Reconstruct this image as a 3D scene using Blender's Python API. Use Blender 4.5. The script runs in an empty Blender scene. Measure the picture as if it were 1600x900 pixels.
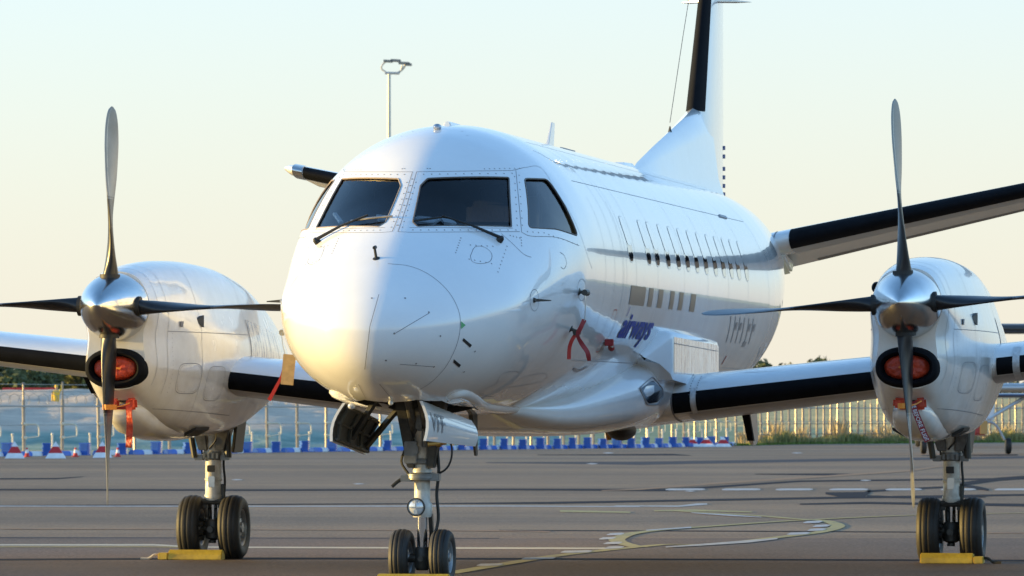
import bpy, bmesh, math, random
import numpy as np
from mathutils import Vector, Matrix, Euler
from mathutils.bvhtree import BVHTree
random.seed(7)
scn = bpy.context.scene
COL = scn.collection
R = math.radians
# ------------------------------------------------------------------ camera, sky, sun, exposure
FPX, YH, EYE = 8783.0, 645.0, 1.325          # focal length in px of the 1600 px picture, horizon row, eye height
cam_d = bpy.data.cameras.new('camera'); cam = bpy.data.objects.new('camera', cam_d); COL.objects.link(cam)
cam.location = (0, 0, EYE); cam.rotation_euler = (R(90), 0, 0)
cam_d.sensor_width = 36; cam_d.lens = FPX/1600*36; cam_d.shift_y = (YH-450)/1600
cam_d.clip_start = .5; cam_d.clip_end = 20000
cam_d.dof.use_dof = True; cam_d.dof.focus_distance = 43.5; cam_d.dof.aperture_fstop = 13
scn.camera = cam
PSI = 0.18086
AORG = Vector((-.6925, 43.36, 0))
SUN_EL = 5.2
_sl = Vector((-math.cos(R(6)), -math.sin(R(6)), 0))            # towards the sun, in the aircraft's frame
_sw = Matrix.Rotation(-PSI, 3, 'Z') @ _sl
SUN_DIR = Vector((_sw.x*math.cos(R(SUN_EL)), _sw.y*math.cos(R(SUN_EL)), math.sin(R(SUN_EL))))
world = bpy.data.worlds.new('World'); scn.world = world; world.use_nodes = True
wn = world.node_tree; wn.nodes.clear()
sky = wn.nodes.new('ShaderNodeTexSky'); sky.sky_type = 'NISHITA'; sky.sun_disc = False
sky.sun_elevation = R(SUN_EL); sky.sun_rotation = math.atan2(SUN_DIR.x, SUN_DIR.y)
sky.air_density = 1.0; sky.dust_density = .6; sky.ozone_density = 1.0; sky.altitude = 0
bg = wn.nodes.new('ShaderNodeBackground'); bg.inputs['Strength'].default_value = .15
wo = wn.nodes.new('ShaderNodeOutputWorld')
def wnode(t, **kw):
    n = wn.nodes.new(t)
    for a, v in kw.items(): setattr(n, a, v)
    return n
wb = wnode('ShaderNodeMix', data_type='RGBA', blend_type='MULTIPLY'); wb.inputs[0].default_value = 1
wb.inputs[7].default_value = (.94, 1.42, 1.98, 1)      # cool sky white balance, uniform, also raised to brighten and blue shaded paint
wn.links.new(sky.outputs[0], wb.inputs[6])
wtc = wnode('ShaderNodeTexCoord'); wsx = wnode('ShaderNodeSeparateXYZ'); wn.links.new(wtc.outputs['Generated'], wsx.inputs[0])
wab = wnode('ShaderNodeMath', operation='ABSOLUTE'); wn.links.new(wsx.outputs['Z'], wab.inputs[0])
wm = wnode('ShaderNodeMath', operation='MULTIPLY'); wm.inputs[1].default_value = -5.0; wn.links.new(wab.outputs[0], wm.inputs[0])
we = wnode('ShaderNodeMath', operation='EXPONENT'); wn.links.new(wm.outputs[0], we.inputs[0])
wf = wnode('ShaderNodeMath', operation='MULTIPLY'); wf.inputs[1].default_value = .88; wn.links.new(we.outputs[0], wf.inputs[0])
wr = wnode('ShaderNodeValToRGB'); wn.links.new(wab.outputs[0], wr.inputs[0])     # haze colour: cream at the horizon, pale blue above
wr.color_ramp.elements[0].position = 0; wr.color_ramp.elements[0].color = (1.0, .92, .80, 1)
wr.color_ramp.elements[1].position = .085; wr.color_ramp.elements[1].color = (.83, .765, 1.0, 1)
wk = wnode('ShaderNodeMix', data_type='RGBA', blend_type='MULTIPLY'); wk.inputs[0].default_value = 1; wk.inputs[7].default_value = (2.74, 2.74, 2.74, 1); wn.links.new(wr.outputs[0], wk.inputs[6])
wmx = wnode('ShaderNodeMix', data_type='RGBA'); wn.links.new(wf.outputs[0], wmx.inputs[0]); wn.links.new(wb.outputs[2], wmx.inputs[6]); wn.links.new(wk.outputs[2], wmx.inputs[7])
wn.links.new(wmx.outputs[2], bg.inputs['Color']); wn.links.new(bg.outputs[0], wo.inputs['Surface'])
sun_d = bpy.data.lights.new('sun', 'SUN'); sun_d.energy = 4.0; sun_d.angle = R(.6); sun_d.color = (1, .68, .22)
sun = bpy.data.objects.new('sun', sun_d); COL.objects.link(sun)
sun.rotation_euler = SUN_DIR.to_track_quat('Z', 'Y').to_euler()
sun.location = SUN_DIR*60
scn.view_settings.view_transform = 'Standard'; scn.view_settings.look = 'None'
scn.view_settings.gamma = 1; scn.view_settings.exposure = 1.2; scn.view_settings.use_curve_mapping = False

def ray(px, py):
    return Vector(((px-800)/FPX, 1, (YH-py)/FPX))
def at(px, py, d):                            # world point seen at that pixel, d metres away
    r = ray(px, py); return Vector((0, 0, EYE)) + r*d
def ground(px, py, z=0):
    r = ray(px, py); d = (z-EYE)/r.z; return Vector((0, 0, EYE)) + r*d

# ------------------------------------------------------------------ materials
MATS = {}
def mat(name, col=(.8, .8, .8), rough=.5, metal=0, spec=.5, coat=0, bump=0, bscale=40, vary=0, vscale=3, tint=None, emit=0, stretch=None, coords='Object', croughness=.05):
    if name in MATS: return MATS[name]
    m = bpy.data.materials.new(name); m.use_nodes = True; MATS[name] = m
    nt = m.node_tree; p = nt.nodes['Principled BSDF']
    p.inputs['Base Color'].default_value = (*col, 1); p.inputs['Roughness'].default_value = rough
    p.inputs['Metallic'].default_value = metal; p.inputs['Specular IOR Level'].default_value = spec
    p.inputs['Coat Weight'].default_value = coat; p.inputs['Coat Roughness'].default_value = croughness
    tc = nt.nodes.new('ShaderNodeTexCoord'); mp = nt.nodes.new('ShaderNodeMapping')
    nt.links.new(tc.outputs[coords], mp.inputs[0])
    if stretch: mp.inputs['Scale'].default_value = stretch
    if vary:
        n = nt.nodes.new('ShaderNodeTexNoise'); n.inputs['Scale'].default_value = vscale; n.inputs['Detail'].default_value = 7; n.inputs['Roughness'].default_value = .65
        nt.links.new(mp.outputs[0], n.inputs['Vector'])
        cr = nt.nodes.new('ShaderNodeValToRGB')
        c2 = tint if tint else tuple(c*(1-vary) for c in col)
        cr.color_ramp.elements[0].color = (*c2, 1); cr.color_ramp.elements[1].color = (*[min(1, c*(1+vary*.4)) for c in col], 1)
        cr.color_ramp.elements[0].position = .32; cr.color_ramp.elements[1].position = .68
        nt.links.new(n.outputs['Fac'], cr.inputs[0]); nt.links.new(cr.outputs[0], p.inputs['Base Color'])
        mr = nt.nodes.new('ShaderNodeMapRange'); mr.inputs['To Min'].default_value = max(0, rough-.06-.1*vary); mr.inputs['To Max'].default_value = min(1, rough+.06+.1*vary)
        nt.links.new(n.outputs['Fac'], mr.inputs[0]); nt.links.new(mr.outputs[0], p.inputs['Roughness'])
    if bump:
        n2 = nt.nodes.new('ShaderNodeTexNoise'); n2.inputs['Scale'].default_value = bscale; n2.inputs['Detail'].default_value = 4
        nt.links.new(mp.outputs[0], n2.inputs['Vector'])
        b = nt.nodes.new('ShaderNodeBump'); b.inputs['Strength'].default_value = 1; b.inputs['Distance'].default_value = bump
        nt.links.new(n2.outputs['Fac'], b.inputs['Height']); nt.links.new(b.outputs[0], p.inputs['Normal'])
        if coat: nt.links.new(b.outputs[0], p.inputs['Coat Normal'])
    if emit:
        p.inputs['Emission Color'].default_value = (*col, 1); p.inputs['Emission Strength'].default_value = emit
    return m
def glass_mat(name, tint, rough=.02, ior=1.5):
    m = bpy.data.materials.new(name); m.use_nodes = True; nt = m.node_tree; nt.nodes.clear()
    o = nt.nodes.new('ShaderNodeOutputMaterial'); mx = nt.nodes.new('ShaderNodeMixShader'); fr = nt.nodes.new('ShaderNodeFresnel')
    fr.inputs['IOR'].default_value = ior
    t = nt.nodes.new('ShaderNodeBsdfTransparent'); t.inputs[0].default_value = (*tint, 1)
    g = nt.nodes.new('ShaderNodeBsdfGlossy'); g.inputs['Roughness'].default_value = rough
    nt.links.new(fr.outputs[0], mx.inputs[0]); nt.links.new(t.outputs[0], mx.inputs[1]); nt.links.new(g.outputs[0], mx.inputs[2])
    nt.links.new(mx.outputs[0], o.inputs[0]); MATS[name] = m; return m
WHITE = mat('white_paint', (.84, .84, .83), .22, coat=.75, bump=.0009, bscale=2.2, vary=.09, vscale=1.3, croughness=.03)
FUSP = mat('white_fuselage_paint', (.84, .84, .84), .20, coat=.85, bump=.0009, bscale=2.2, vary=.05, vscale=1.3, croughness=.025)
_nt = FUSP.node_tree; _tc = _nt.nodes.new('ShaderNodeTexCoord'); _w = _nt.nodes.new('ShaderNodeTexWave'); _w.wave_type = 'BANDS'; _w.bands_direction = 'Y'; _w.inputs['Scale'].default_value = .62; _w.inputs['Distortion'].default_value = .6; _w.inputs['Detail'].default_value = 1
_nt.links.new(_tc.outputs['Object'], _w.inputs['Vector']); _b = _nt.nodes.new('ShaderNodeBump'); _b.inputs['Distance'].default_value = .0004
_ob = [n for n in _nt.nodes if n.type == 'BUMP' and n != _b][0]
_nt.links.new(_w.outputs['Fac'], _b.inputs['Height']); _nt.links.new(_ob.outputs[0], _b.inputs['Normal'])
_p = _nt.nodes['Principled BSDF']; _nt.links.new(_b.outputs[0], _p.inputs['Normal']); _nt.links.new(_b.outputs[0], _p.inputs['Coat Normal'])
WHITE2 = mat('white_nacelle_paint', (.80, .79, .77), .25, coat=.6, bump=.0012, bscale=3.5, vary=.12, vscale=2.2, tint=(.70, .67, .62), croughness=.04)
BOOT = mat('black_rubber_boot', (.010, .011, .014), .75, spec=.06, bump=.0008, bscale=25, vary=.3, vscale=5)
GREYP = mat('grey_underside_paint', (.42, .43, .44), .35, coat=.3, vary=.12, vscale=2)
CHROME = mat('polished_metal', (.70, .69, .67), .19, 1, bump=.0006, bscale=9, vary=.10, vscale=6)
ALU = mat('bare_aluminium', (.62, .62, .62), .3, 1, vary=.15, vscale=8)
BLADE = mat('blade_grey', (.17, .18, .19), .33, .35, vary=.25, vscale=6, bump=.0004, bscale=60)
BLACKB = mat('blade_boot_black', (.018, .018, .02), .33, vary=.3, vscale=9)
STRIP = mat('worn_metal_strip', (.5, .47, .43), .35, .8, vary=.3, vscale=20)
SEAM = mat('panel_seam_dark', (.20, .20, .22), .6)
SEAML = mat('panel_seam_light', (.36, .37, .39), .5)
DARK = mat('dark_bay_paint', (.02, .019, .017), .6, vary=.4, vscale=5)
INT = mat('cockpit_lining', (.30, .31, .36), .7, vary=.2)
INTG = mat('cockpit_grey_panel', (.80, .79, .76), .7)
SEATM = mat('seat_dark_blue_fabric', (.10, .11, .18), .8, bump=.002)
PAPER = mat('white_paper', (.75, .75, .72), .7)
GLASS = glass_mat('windscreen_glass', (.82, .86, .90))
SGLASS = glass_mat('side_window_glass', (.25, .30, .38), ior=1.9)
WINDOW = mat('cabin_window_dark_acrylic', (.015, .016, .02), .04, coat=1)
LENS = mat('lamp_lens_glass', (.75, .78, .8), .08, .3, coat=1)
TYRE = mat('tyre_rubber', (.022, .020, .018), .62, bump=.0015, bscale=60, vary=.35, vscale=12)
RIM = mat('wheel_rim_grey', (.28, .29, .30), .4, .4, vary=.3, vscale=15)
STRUT = mat('gear_strut_white', (.62, .60, .55), .35, coat=.2, vary=.25, vscale=9, tint=(.36, .33, .28))
GDARK = mat('gear_dark_grey', (.06, .058, .052), .45, .2, vary=.4, vscale=12)
PISTON = mat('chrome_piston', (.9, .9, .9), .06, 1)
REDC = mat('red_cover_fabric', (.62, .055, .015), .5, bump=.03, bscale=14, vary=.45, vscale=6)
REDR = mat('red_ribbon', (.50, .03, .02), .6, bump=.002, bscale=40)
REDRD = mat('dark_red_ribbon', (.30, .02, .025), .55, bump=.002, bscale=40)
ORANGE = mat('orange_strap', (.85, .28, .03), .6)
TAN = mat('tan_cardboard_tag', (.55, .36, .16), .8, bump=.004, bscale=30, vary=.25, vscale=15)
YEL = mat('yellow_chock_paint', (.52, .35, .03), .55, vary=.45, vscale=8, tint=(.36, .24, .03), bump=.002, bscale=30)
ROPE = mat('pale_rope', (.6, .52, .42), .9)
BLUET = mat('blue_lettering', (.02, .035, .30), .5, spec=.3)
TANT = mat('brown_lettering', (.13, .095, .065), .3, coat=.5)
GREYT = mat('grey_lettering', (.25, .26, .28), .4, coat=.5)
BLACKT = mat('black_mark', (.02, .02, .02), .5)
WTXT = mat('white_lettering', (.8, .8, .8), .5)

# ------------------------------------------------------------------ mesh helpers
class MB:
    def __init__(s): s.v = []; s.f = []
    def add(s, vs, fs):
        o = len(s.v); s.v += [tuple(v) for v in vs]; s.f += [tuple(i+o for i in f) for f in fs]; return s
    def box(s, c, size, rot=None):
        hx, hy, hz = [q/2 for q in size]; c = Vector(c); M = rot.to_matrix() if isinstance(rot, Euler) else (rot or Matrix.Identity(3))
        vs = [c + M@Vector((x*hx, y*hy, z*hz)) for z in (-1, 1) for y in (-1, 1) for x in (-1, 1)]
        return s.add(vs, [(0, 2, 3, 1), (4, 5, 7, 6), (0, 1, 5, 4), (2, 6, 7, 3), (0, 4, 6, 2), (1, 3, 7, 5)])
    def rings(s, rs, cap0=True, cap1=True, closed=True):
        n = len(rs[0]); o = len(s.v)
        for r in rs: s.v += [tuple(p) for p in r]
        m = n if closed else n-1
        for i in range(len(rs)-1):
            for j in range(m):
                k = (j+1) % n
                s.f.append((o+i*n+j, o+i*n+k, o+(i+1)*n+k, o+(i+1)*n+j))
        if cap0: s.f.append(tuple(o+j for j in reversed(range(n))))
        if cap1: s.f.append(tuple(o+(len(rs)-1)*n+j for j in range(n)))
        return s
    def lathe(s, origin, axis, prof, n=32, cap0=True, cap1=True):
        """prof: list of (distance along axis, radius)"""
        ax = Vector(axis).normalized(); u = ax.orthogonal().normalized(); w = ax.cross(u); o = Vector(origin)
        return s.rings([[o+ax*t+(u*math.cos(2*math.pi*k/n)+w*math.sin(2*math.pi*k/n))*max(r, 1e-5) for k in range(n)] for t, r in prof], cap0, cap1)
    def tube(s, p0, p1, r0, r1=None, n=12):
        p0 = Vector(p0); p1 = Vector(p1); r1 = r0 if r1 is None else r1
        return s.lathe(p0, p1-p0, [(0, r0), ((p1-p0).length, r1)], n)
    def path(s, pts, r, n=8):
        pts = [Vector(p) for p in pts]; rs = []; u = None
        for i, p in enumerate(pts):
            t = (pts[min(i+1, len(pts)-1)]-pts[max(i-1, 0)]).normalized()
            if u is None: u = t.orthogonal().normalized()
            else: u = (u - t*u.dot(t)).normalized()
            w = t.cross(u); rr = r[i] if isinstance(r, (list, tuple)) else r
            rs.append([p+(u*math.cos(2*math.pi*k/n)+w*math.sin(2*math.pi*k/n))*rr for k in range(n)])
        return s.rings(rs)
    def ell(s, c, rx, ry, rz, n=16, m=10, jit=0):
        c = Vector(c); rs = []
        for i in range(m+1):
            t = math.pi*i/m
            rs.append([c+Vector((rx*math.sin(t)*math.cos(2*math.pi*k/n), ry*math.sin(t)*math.sin(2*math.pi*k/n), -rz*math.cos(t)))*(1+random.uniform(-jit, jit)) for k in range(n)])
        for i in (0, m): rs[i] = [c+Vector((1e-5*math.cos(2*math.pi*k/n), 1e-5*math.sin(2*math.pi*k/n), (-rz if i == 0 else rz))) for k in range(n)]
        return s.rings(rs)
    def ribbon(s, pts, ws, nrm, th=.004):
        """flat strap along pts, widths ws, nrm = direction of its flat side"""
        pts = [Vector(p) for p in pts]; rs = []
        for i, p in enumerate(pts):
            t = (pts[min(i+1, len(pts)-1)]-pts[max(i-1, 0)]).normalized(); nn = Vector(nrm[i] if isinstance(nrm, list) else nrm).normalized()
            sd = t.cross(nn).normalized(); w = (ws[i] if isinstance(ws, (list, tuple)) else ws)/2
            rs.append([p-sd*w-nn*th/2, p+sd*w-nn*th/2, p+sd*w+nn*th/2, p-sd*w+nn*th/2])
        return s.rings(rs)
    def build(s, name, m, parent=None, smooth=35, bevel=0, label=None, kind=None):
        me = bpy.data.meshes.new(name); me.from_pydata(s.v, [], s.f); me.update()
        bm = bmesh.new(); bm.from_mesh(me)
        if bevel:
            es = [e for e in bm.edges if len(e.link_faces) == 2 and e.calc_face_angle(0) > .6]
            bmesh.ops.bevel(bm, geom=es, offset=bevel, segments=2, affect='EDGES', clamp_overlap=True)
        bmesh.ops.recalc_face_normals(bm, faces=bm.faces[:]); bm.to_mesh(me); bm.free()
        me.materials.append(m)
        if smooth:
            me.shade_smooth(); me.set_sharp_from_angle(angle=R(smooth))
        return link(name, me, parent, label, kind)
def link(name, me, parent=None, label=None, kind=None):
    o = bpy.data.objects.new(name, me); COL.objects.link(o)
    if parent is not None: o.parent = parent
    if label: o['label'] = label
    if kind: o['kind'] = kind
    return o
def tag(o, label=None, cat=None, group=None, kind=None):
    if label: o['label'] = label
    if cat: o['category'] = cat
    if group: o['group'] = group
    if kind: o['kind'] = kind
    return o
def empty(name, loc=(0, 0, 0), rz=0):
    o = bpy.data.objects.new(name, None); COL.objects.link(o); o.location = loc; o.rotation_euler = (0, 0, rz); o.empty_display_size = .3; return o
def dup(root, loc, rz=0, scale=None):
    r = root.copy(); COL.objects.link(r); r.location = loc; r.rotation_euler = (0, 0, rz)
    if scale: r.scale = scale
    for c in root.children:
        d = c.copy(); COL.objects.link(d); d.parent = r
        for g in c.children:
            e = g.copy(); COL.objects.link(e); e.parent = d
    return r
def pchip(xs, ys):
    xs = np.array(xs, float); ys = np.array(ys, float); h = np.diff(xs); d = np.diff(ys)/h; m = np.zeros_like(ys)
    for i in range(1, len(xs)-1):
        if d[i-1]*d[i] > 0:
            w1 = 2*h[i]+h[i-1]; w2 = h[i]+2*h[i-1]; m[i] = (w1+w2)/(w1/d[i-1]+w2/d[i])
    m[0] = d[0]; m[-1] = d[-1]
    def f(x):
        i = int(min(max(np.searchsorted(xs, x)-1, 0), len(xs)-2)); t = min(max((x-xs[i])/h[i], 0), 1)
        return float((2*t**3-3*t**2+1)*ys[i]+(t**3-2*t**2+t)*h[i]*m[i]+(-2*t**3+3*t**2)*ys[i+1]+(t**3-t**2)*h[i]*m[i+1])
    return f
def catmull(pts, n):
    """open Catmull-Rom through pts, n samples per span"""
    P = [Vector(p) for p in pts]; out = []
    for i in range(len(P)-1):
        a = P[i-1] if i else P[0]*2-P[1]; b = P[i]; c = P[i+1]; d = P[i+2] if i+2 < len(P) else P[-1]*2-P[-2]
        for k in range(n):
            t = k/n; out.append(.5*((2*b)+(c-a)*t+(2*a-5*b+4*c-d)*t*t+(3*b-a-3*c+d)*t**3))
    out.append(P[-1]); return out
def evaluated(o):
    dg = bpy.context.evaluated_depsgraph_get(); dg.update()
    return bpy.data.meshes.new_from_object(o.evaluated_get(dg), preserve_all_data_layers=True, depsgraph=dg)

# ================================================================== GROUND AND FAR SETTING
def asphalt():
    m = bpy.data.materials.new('apron_asphalt'); m.use_nodes = True; nt = m.node_tree; p = nt.nodes['Principled BSDF']
    tc = nt.nodes.new('ShaderNodeTexCoord')
    def noise(scale, st, det=6, ro=.6):
        mp = nt.nodes.new('ShaderNodeMapping'); mp.inputs['Scale'].default_value = st; nt.links.new(tc.outputs['Object'], mp.inputs[0])
        n = nt.nodes.new('ShaderNodeTexNoise'); n.inputs['Scale'].default_value = scale; n.inputs['Detail'].default_value = det; n.inputs['Roughness'].default_value = ro
        nt.links.new(mp.outputs[0], n.inputs['Vector']); return n
    def ramp(n, a, b, c0, c1):
        r = nt.nodes.new('ShaderNodeValToRGB'); r.color_ramp.elements[0].position = a; r.color_ramp.elements[1].position = b
        r.color_ramp.elements[0].color = (*c0, 1); r.color_ramp.elements[1].color = (*c1, 1); nt.links.new(n.outputs['Fac'], r.inputs[0]); return r
    def mul(a, b, f=1):
        x = nt.nodes.new('ShaderNodeMix'); x.data_type = 'RGBA'; x.blend_type = 'MULTIPLY'; x.inputs[0].default_value = f
        nt.links.new(a, x.inputs[6]); nt.links.new(b, x.inputs[7]); return x.outputs[2]
    big = ramp(noise(.05, (1, .45, 1), 5), .3, .7, (.215, .148, .086), (.318, .226, .142))
    lanes = ramp(noise(.12, (.12, 1.0, 1), 4), .36, .64, (.72, .72, .74), (1.12, 1.08, 1.02))
    fine = ramp(noise(24, (1, .5, 1), 4, .85), .34, .68, (.42, .42, .42), (1.55, 1.5, 1.42))
    mid = ramp(noise(1.4, (1, .6, 1), 8, .75), .3, .7, (.84, .84, .84), (1.1, 1.1, 1.1))
    c = mul(mul(mul(big.outputs[0], lanes.outputs[0]), fine.outputs[0]), mid.outputs[0])
    nt.links.new(c, p.inputs['Base Color']); p.inputs['Roughness'].default_value = .72; p.inputs['Specular IOR Level'].default_value = .35
    b = nt.nodes.new('ShaderNodeBump'); b.inputs['Distance'].default_value = .012; b.inputs['Strength'].default_value = .8
    nt.links.new(noise(55, (1, 1, 1), 3, .8).outputs['Fac'], b.inputs['Height']); nt.links.new(b.outputs[0], p.inputs['Normal'])
    return m
ASPH = asphalt()
GRASSD = mat('dry_grass_field', (.52, .40, .17), .9, vary=.5, vscale=.35, tint=(.36, .29, .11), stretch=(1, .25, 1), bump=.08, bscale=3)
TERR = mat('far_terrain_grass', (.12, .12, .06), .95, vary=.4, vscale=.02)
b = MB(); b.add([(-3000, -400, -.08), (3000, -400, -.08), (3000, 6000, -.08), (-3000, 6000, -.08)], [(0, 1, 2, 3)])
b.build('ground', TERR, kind='structure', smooth=0)
# apron edge as it recedes to the right
edge_px = [(-900, 727), (0, 713.5), (300, 709), (600, 704.5), (1000, 700), (1250, 694), (1600, 691), (2400, 684)]
edge = [ground(*p) for p in edge_px]
def edge_pt(px):
    for (a, ya), (c, yc) in zip(edge_px[:-1], edge_px[1:]):
        if a <= px <= c or c == 2400:
            t = (px-a)/(c-a); return ground(px, ya+(yc-ya)*t)
b = MB()
vs = [(-400, -120, 0), (400, -120, 0), (400, edge[-1].y, 0)] + [(e.x, e.y, 0) for e in reversed(edge)] + [(-400, edge[0].y-20, 0)]
b.add(vs, [tuple(range(len(vs)))])
b.build('apron', ASPH, kind='structure', smooth=0)
# dry field behind the fence, gently rising
def hf(name, x0, x1, y0, y1, nx, ny, fn, m, kind='structure'):
    b = MB(); vs = []; fs = []
    for j in range(ny+1):
        for i in range(nx+1):
            x = x0+(x1-x0)*i/nx; y = y0+(y1-y0)*j/ny; vs.append((x, y, fn(x, y)))
    for j in range(ny):
        for i in range(nx):
            a = j*(nx+1)+i; fs.append((a, a+1, a+nx+2, a+nx+1))
    b.add(vs, fs); return b.build(name, m, kind=kind, smooth=60)
from mathutils import noise as NZ
def fieldz(x, y):
    e = edge_pt(800+FPX*x/max(y, 1)) if y > 100 else None
    r = max(0, y-(e.y if e else 0))
    return -.03 + min(3.6, r*.008) + .25*NZ.noise(Vector((x*.03, y*.01, 0)))*min(1, r/40) + (.1*NZ.noise(Vector((x*.5, y*.2, 3))) if r > 3 else 0) - (.06 if r < 2 else 0)
hf('grass_field', -60, 330, 172, 700, 160, 150, fieldz, GRASSD)
# gravel mounds, teal towards the foot, behind the left half of the fence
def gravel_mat():
    m = bpy.data.materials.new('gravel_heaps'); m.use_nodes = True; nt = m.node_tree; p = nt.nodes['Principled BSDF']; p.inputs['Roughness'].default_value = .95
    tc = nt.nodes.new('ShaderNodeTexCoord'); mp = nt.nodes.new('ShaderNodeMapping'); mp.inputs['Scale'].default_value = (.40, .14, .9); nt.links.new(tc.outputs['Object'], mp.inputs[0])
    n = nt.nodes.new('ShaderNodeTexNoise'); n.inputs['Scale'].default_value = 1.6; n.inputs['Detail'].default_value = 9; n.inputs['Roughness'].default_value = .7; nt.links.new(mp.outputs[0], n.inputs['Vector'])
    r = nt.nodes.new('ShaderNodeValToRGB'); e = r.color_ramp.elements; e[0].position = .35; e[0].color = (.46, .37, .29, 1); e[1].position = .65; e[1].color = (.66, .54, .42, 1)
    nt.links.new(n.outputs['Fac'], r.inputs[0])
    sx = nt.nodes.new('ShaderNodeSeparateXYZ'); nt.links.new(tc.outputs['Object'], sx.inputs[0])
    ad = nt.nodes.new('ShaderNodeMath'); ad.operation = 'ADD'; nt.links.new(sx.outputs['Z'], ad.inputs[0])
    mu = nt.nodes.new('ShaderNodeMath'); mu.operation = 'MULTIPLY'; mu.inputs[1].default_value = -.55; nt.links.new(n.outputs['Fac'], mu.inputs[0]); nt.links.new(mu.outputs[0], ad.inputs[1])
    r2 = nt.nodes.new('ShaderNodeValToRGB'); r2.color_ramp.elements[0].position = .30; r2.color_ramp.elements[1].position = .46
    r2.color_ramp.elements[0].color = (1, 1, 1, 1); r2.color_ramp.elements[1].color = (0, 0, 0, 1)
    nt.links.new(ad.outputs[0], r2.inputs[0])
    mp2 = nt.nodes.new('ShaderNodeMapping'); mp2.inputs['Scale'].default_value = (.5, .2, 2); nt.links.new(tc.outputs['Object'], mp2.inputs[0])
    n2 = nt.nodes.new('ShaderNodeTexNoise'); n2.inputs['Scale'].default_value = 1.2; n2.inputs['Detail'].default_value = 6; nt.links.new(mp2.outputs[0], n2.inputs['Vector'])
    r3 = nt.nodes.new('ShaderNodeValToRGB'); r3.color_ramp.elements[0].position = .35; r3.color_ramp.elements[1].position = .7
    r3.color_ramp.elements[0].color = (.13, .25, .22, 1); r3.color_ramp.elements[1].color = (.36, .44, .36, 1); nt.links.new(n2.outputs['Fac'], r3.inputs[0])
    mx = nt.nodes.new('ShaderNodeMix'); mx.data_type = 'RGBA'; nt.links.new(r2.outputs[0], mx.inputs[0]); nt.links.new(r.outputs[0], mx.inputs[6]); nt.links.new(r3.outputs[0], mx.inputs[7])
    nt.links.new(mx.outputs[2], p.inputs['Base Color'])
    bp = nt.nodes.new('ShaderNodeBump'); bp.inputs['Distance'].default_value = .35; nt.links.new(n.outputs['Fac'], bp.inputs['Height']); nt.links.new(bp.outputs[0], p.inputs['Normal'])
    return m
def moundz(x, y):
    e = edge_pt(800+FPX*x/max(y, 1)).y
    r = y-e-5
    ht = 2.55 if x < -2 else max(.2, 2.55-(x+2)*.22)
    if x > 1: ht *= max(0, 1-(x-1)/4)
    prof = 1/(1+math.exp(-(r-30)/14.0)) - 1/(1+math.exp(30/14.0))
    n1 = NZ.fractal(Vector((x*.10, y*.035, 1)), 1, 2, 5); n2 = NZ.fractal(Vector((x*.5, y*.12, 9)), 1, 2, 4)
    fade = max(0, min(1, 1-(x-1)/4))
    z = fade*max(0, ht*prof*(1+.16*n1)+.10*n2*min(1, max(0, r)/8)+.12*NZ.fractal(Vector((x*.25, y*.02, 4)), 1, 2, 3)*min(1, max(0, r)/12))
    return z-.05 if r > 0 else -.06
hf('gravel_mound', -75, 13, 168, 300, 200, 110, moundz, gravel_mat())
# ---- painted marks on the apron: thin sheets
YLINE = mat('worn_yellow_line_paint', (.40, .31, .09), .8, vary=.6, vscale=6, tint=(.22, .19, .10))
OLINE = mat('worn_orange_line_paint', (.34, .16, .045), .7, vary=.45, vscale=5, tint=(.17, .10, .05))
WLINE = mat('worn_white_line_paint', (.48, .46, .43), .8, vary=.5, vscale=6, tint=(.27, .26, .26))
TAR = mat('dark_tar_seal', (.030, .030, .038), .9, spec=.08, vary=.3, vscale=3)
TAR2 = mat('faint_dark_patch_seal', (.085, .083, .092), .9, spec=.1, vary=.3, vscale=2)
CREAM = mat('faded_cream_line_paint', (.55, .47, .33), .7, vary=.3, vscale=4)
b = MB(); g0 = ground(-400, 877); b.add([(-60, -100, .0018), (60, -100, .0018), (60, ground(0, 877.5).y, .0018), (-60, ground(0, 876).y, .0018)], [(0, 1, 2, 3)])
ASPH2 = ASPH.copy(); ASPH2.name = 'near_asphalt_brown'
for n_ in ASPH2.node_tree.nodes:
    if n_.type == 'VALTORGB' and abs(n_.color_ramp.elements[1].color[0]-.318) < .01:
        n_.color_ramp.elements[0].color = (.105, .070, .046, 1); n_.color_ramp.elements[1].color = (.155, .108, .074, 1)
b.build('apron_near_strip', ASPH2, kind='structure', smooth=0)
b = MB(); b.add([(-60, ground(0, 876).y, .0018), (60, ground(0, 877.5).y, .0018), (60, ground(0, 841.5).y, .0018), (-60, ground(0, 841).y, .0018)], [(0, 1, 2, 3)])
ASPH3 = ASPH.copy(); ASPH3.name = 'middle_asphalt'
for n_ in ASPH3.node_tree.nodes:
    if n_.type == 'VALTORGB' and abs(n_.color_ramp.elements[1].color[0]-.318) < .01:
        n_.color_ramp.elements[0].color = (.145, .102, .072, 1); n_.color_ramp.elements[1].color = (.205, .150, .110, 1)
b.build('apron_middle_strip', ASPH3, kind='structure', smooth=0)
zlev = [.004]
def mark(name, pts, m, label=None, z=None):
    """polygon given as ground points; each sheet lies a little above the last"""
    b = MB(); zz = zlev[0] if z is None else z
    b.add([(p.x, p.y, zz) for p in pts], [tuple(range(len(pts)))]); o = b.build(name, m, smooth=0, kind='structure')
    return o
def stripe(name, top, bot, m, z=.004):
    """strip between two pixel polylines measured on the ground"""
    T = [ground(*p) for p in top]; B = [ground(*p) for p in bot]; b = MB(); n = len(T)
    b.add([(p.x, p.y, z) for p in T]+[(p.x, p.y, z) for p in B], [(i, i+1, n+i+1, n+i) for i in range(n-1)])
    return b.build(name, m, smooth=0, kind='structure')
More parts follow.
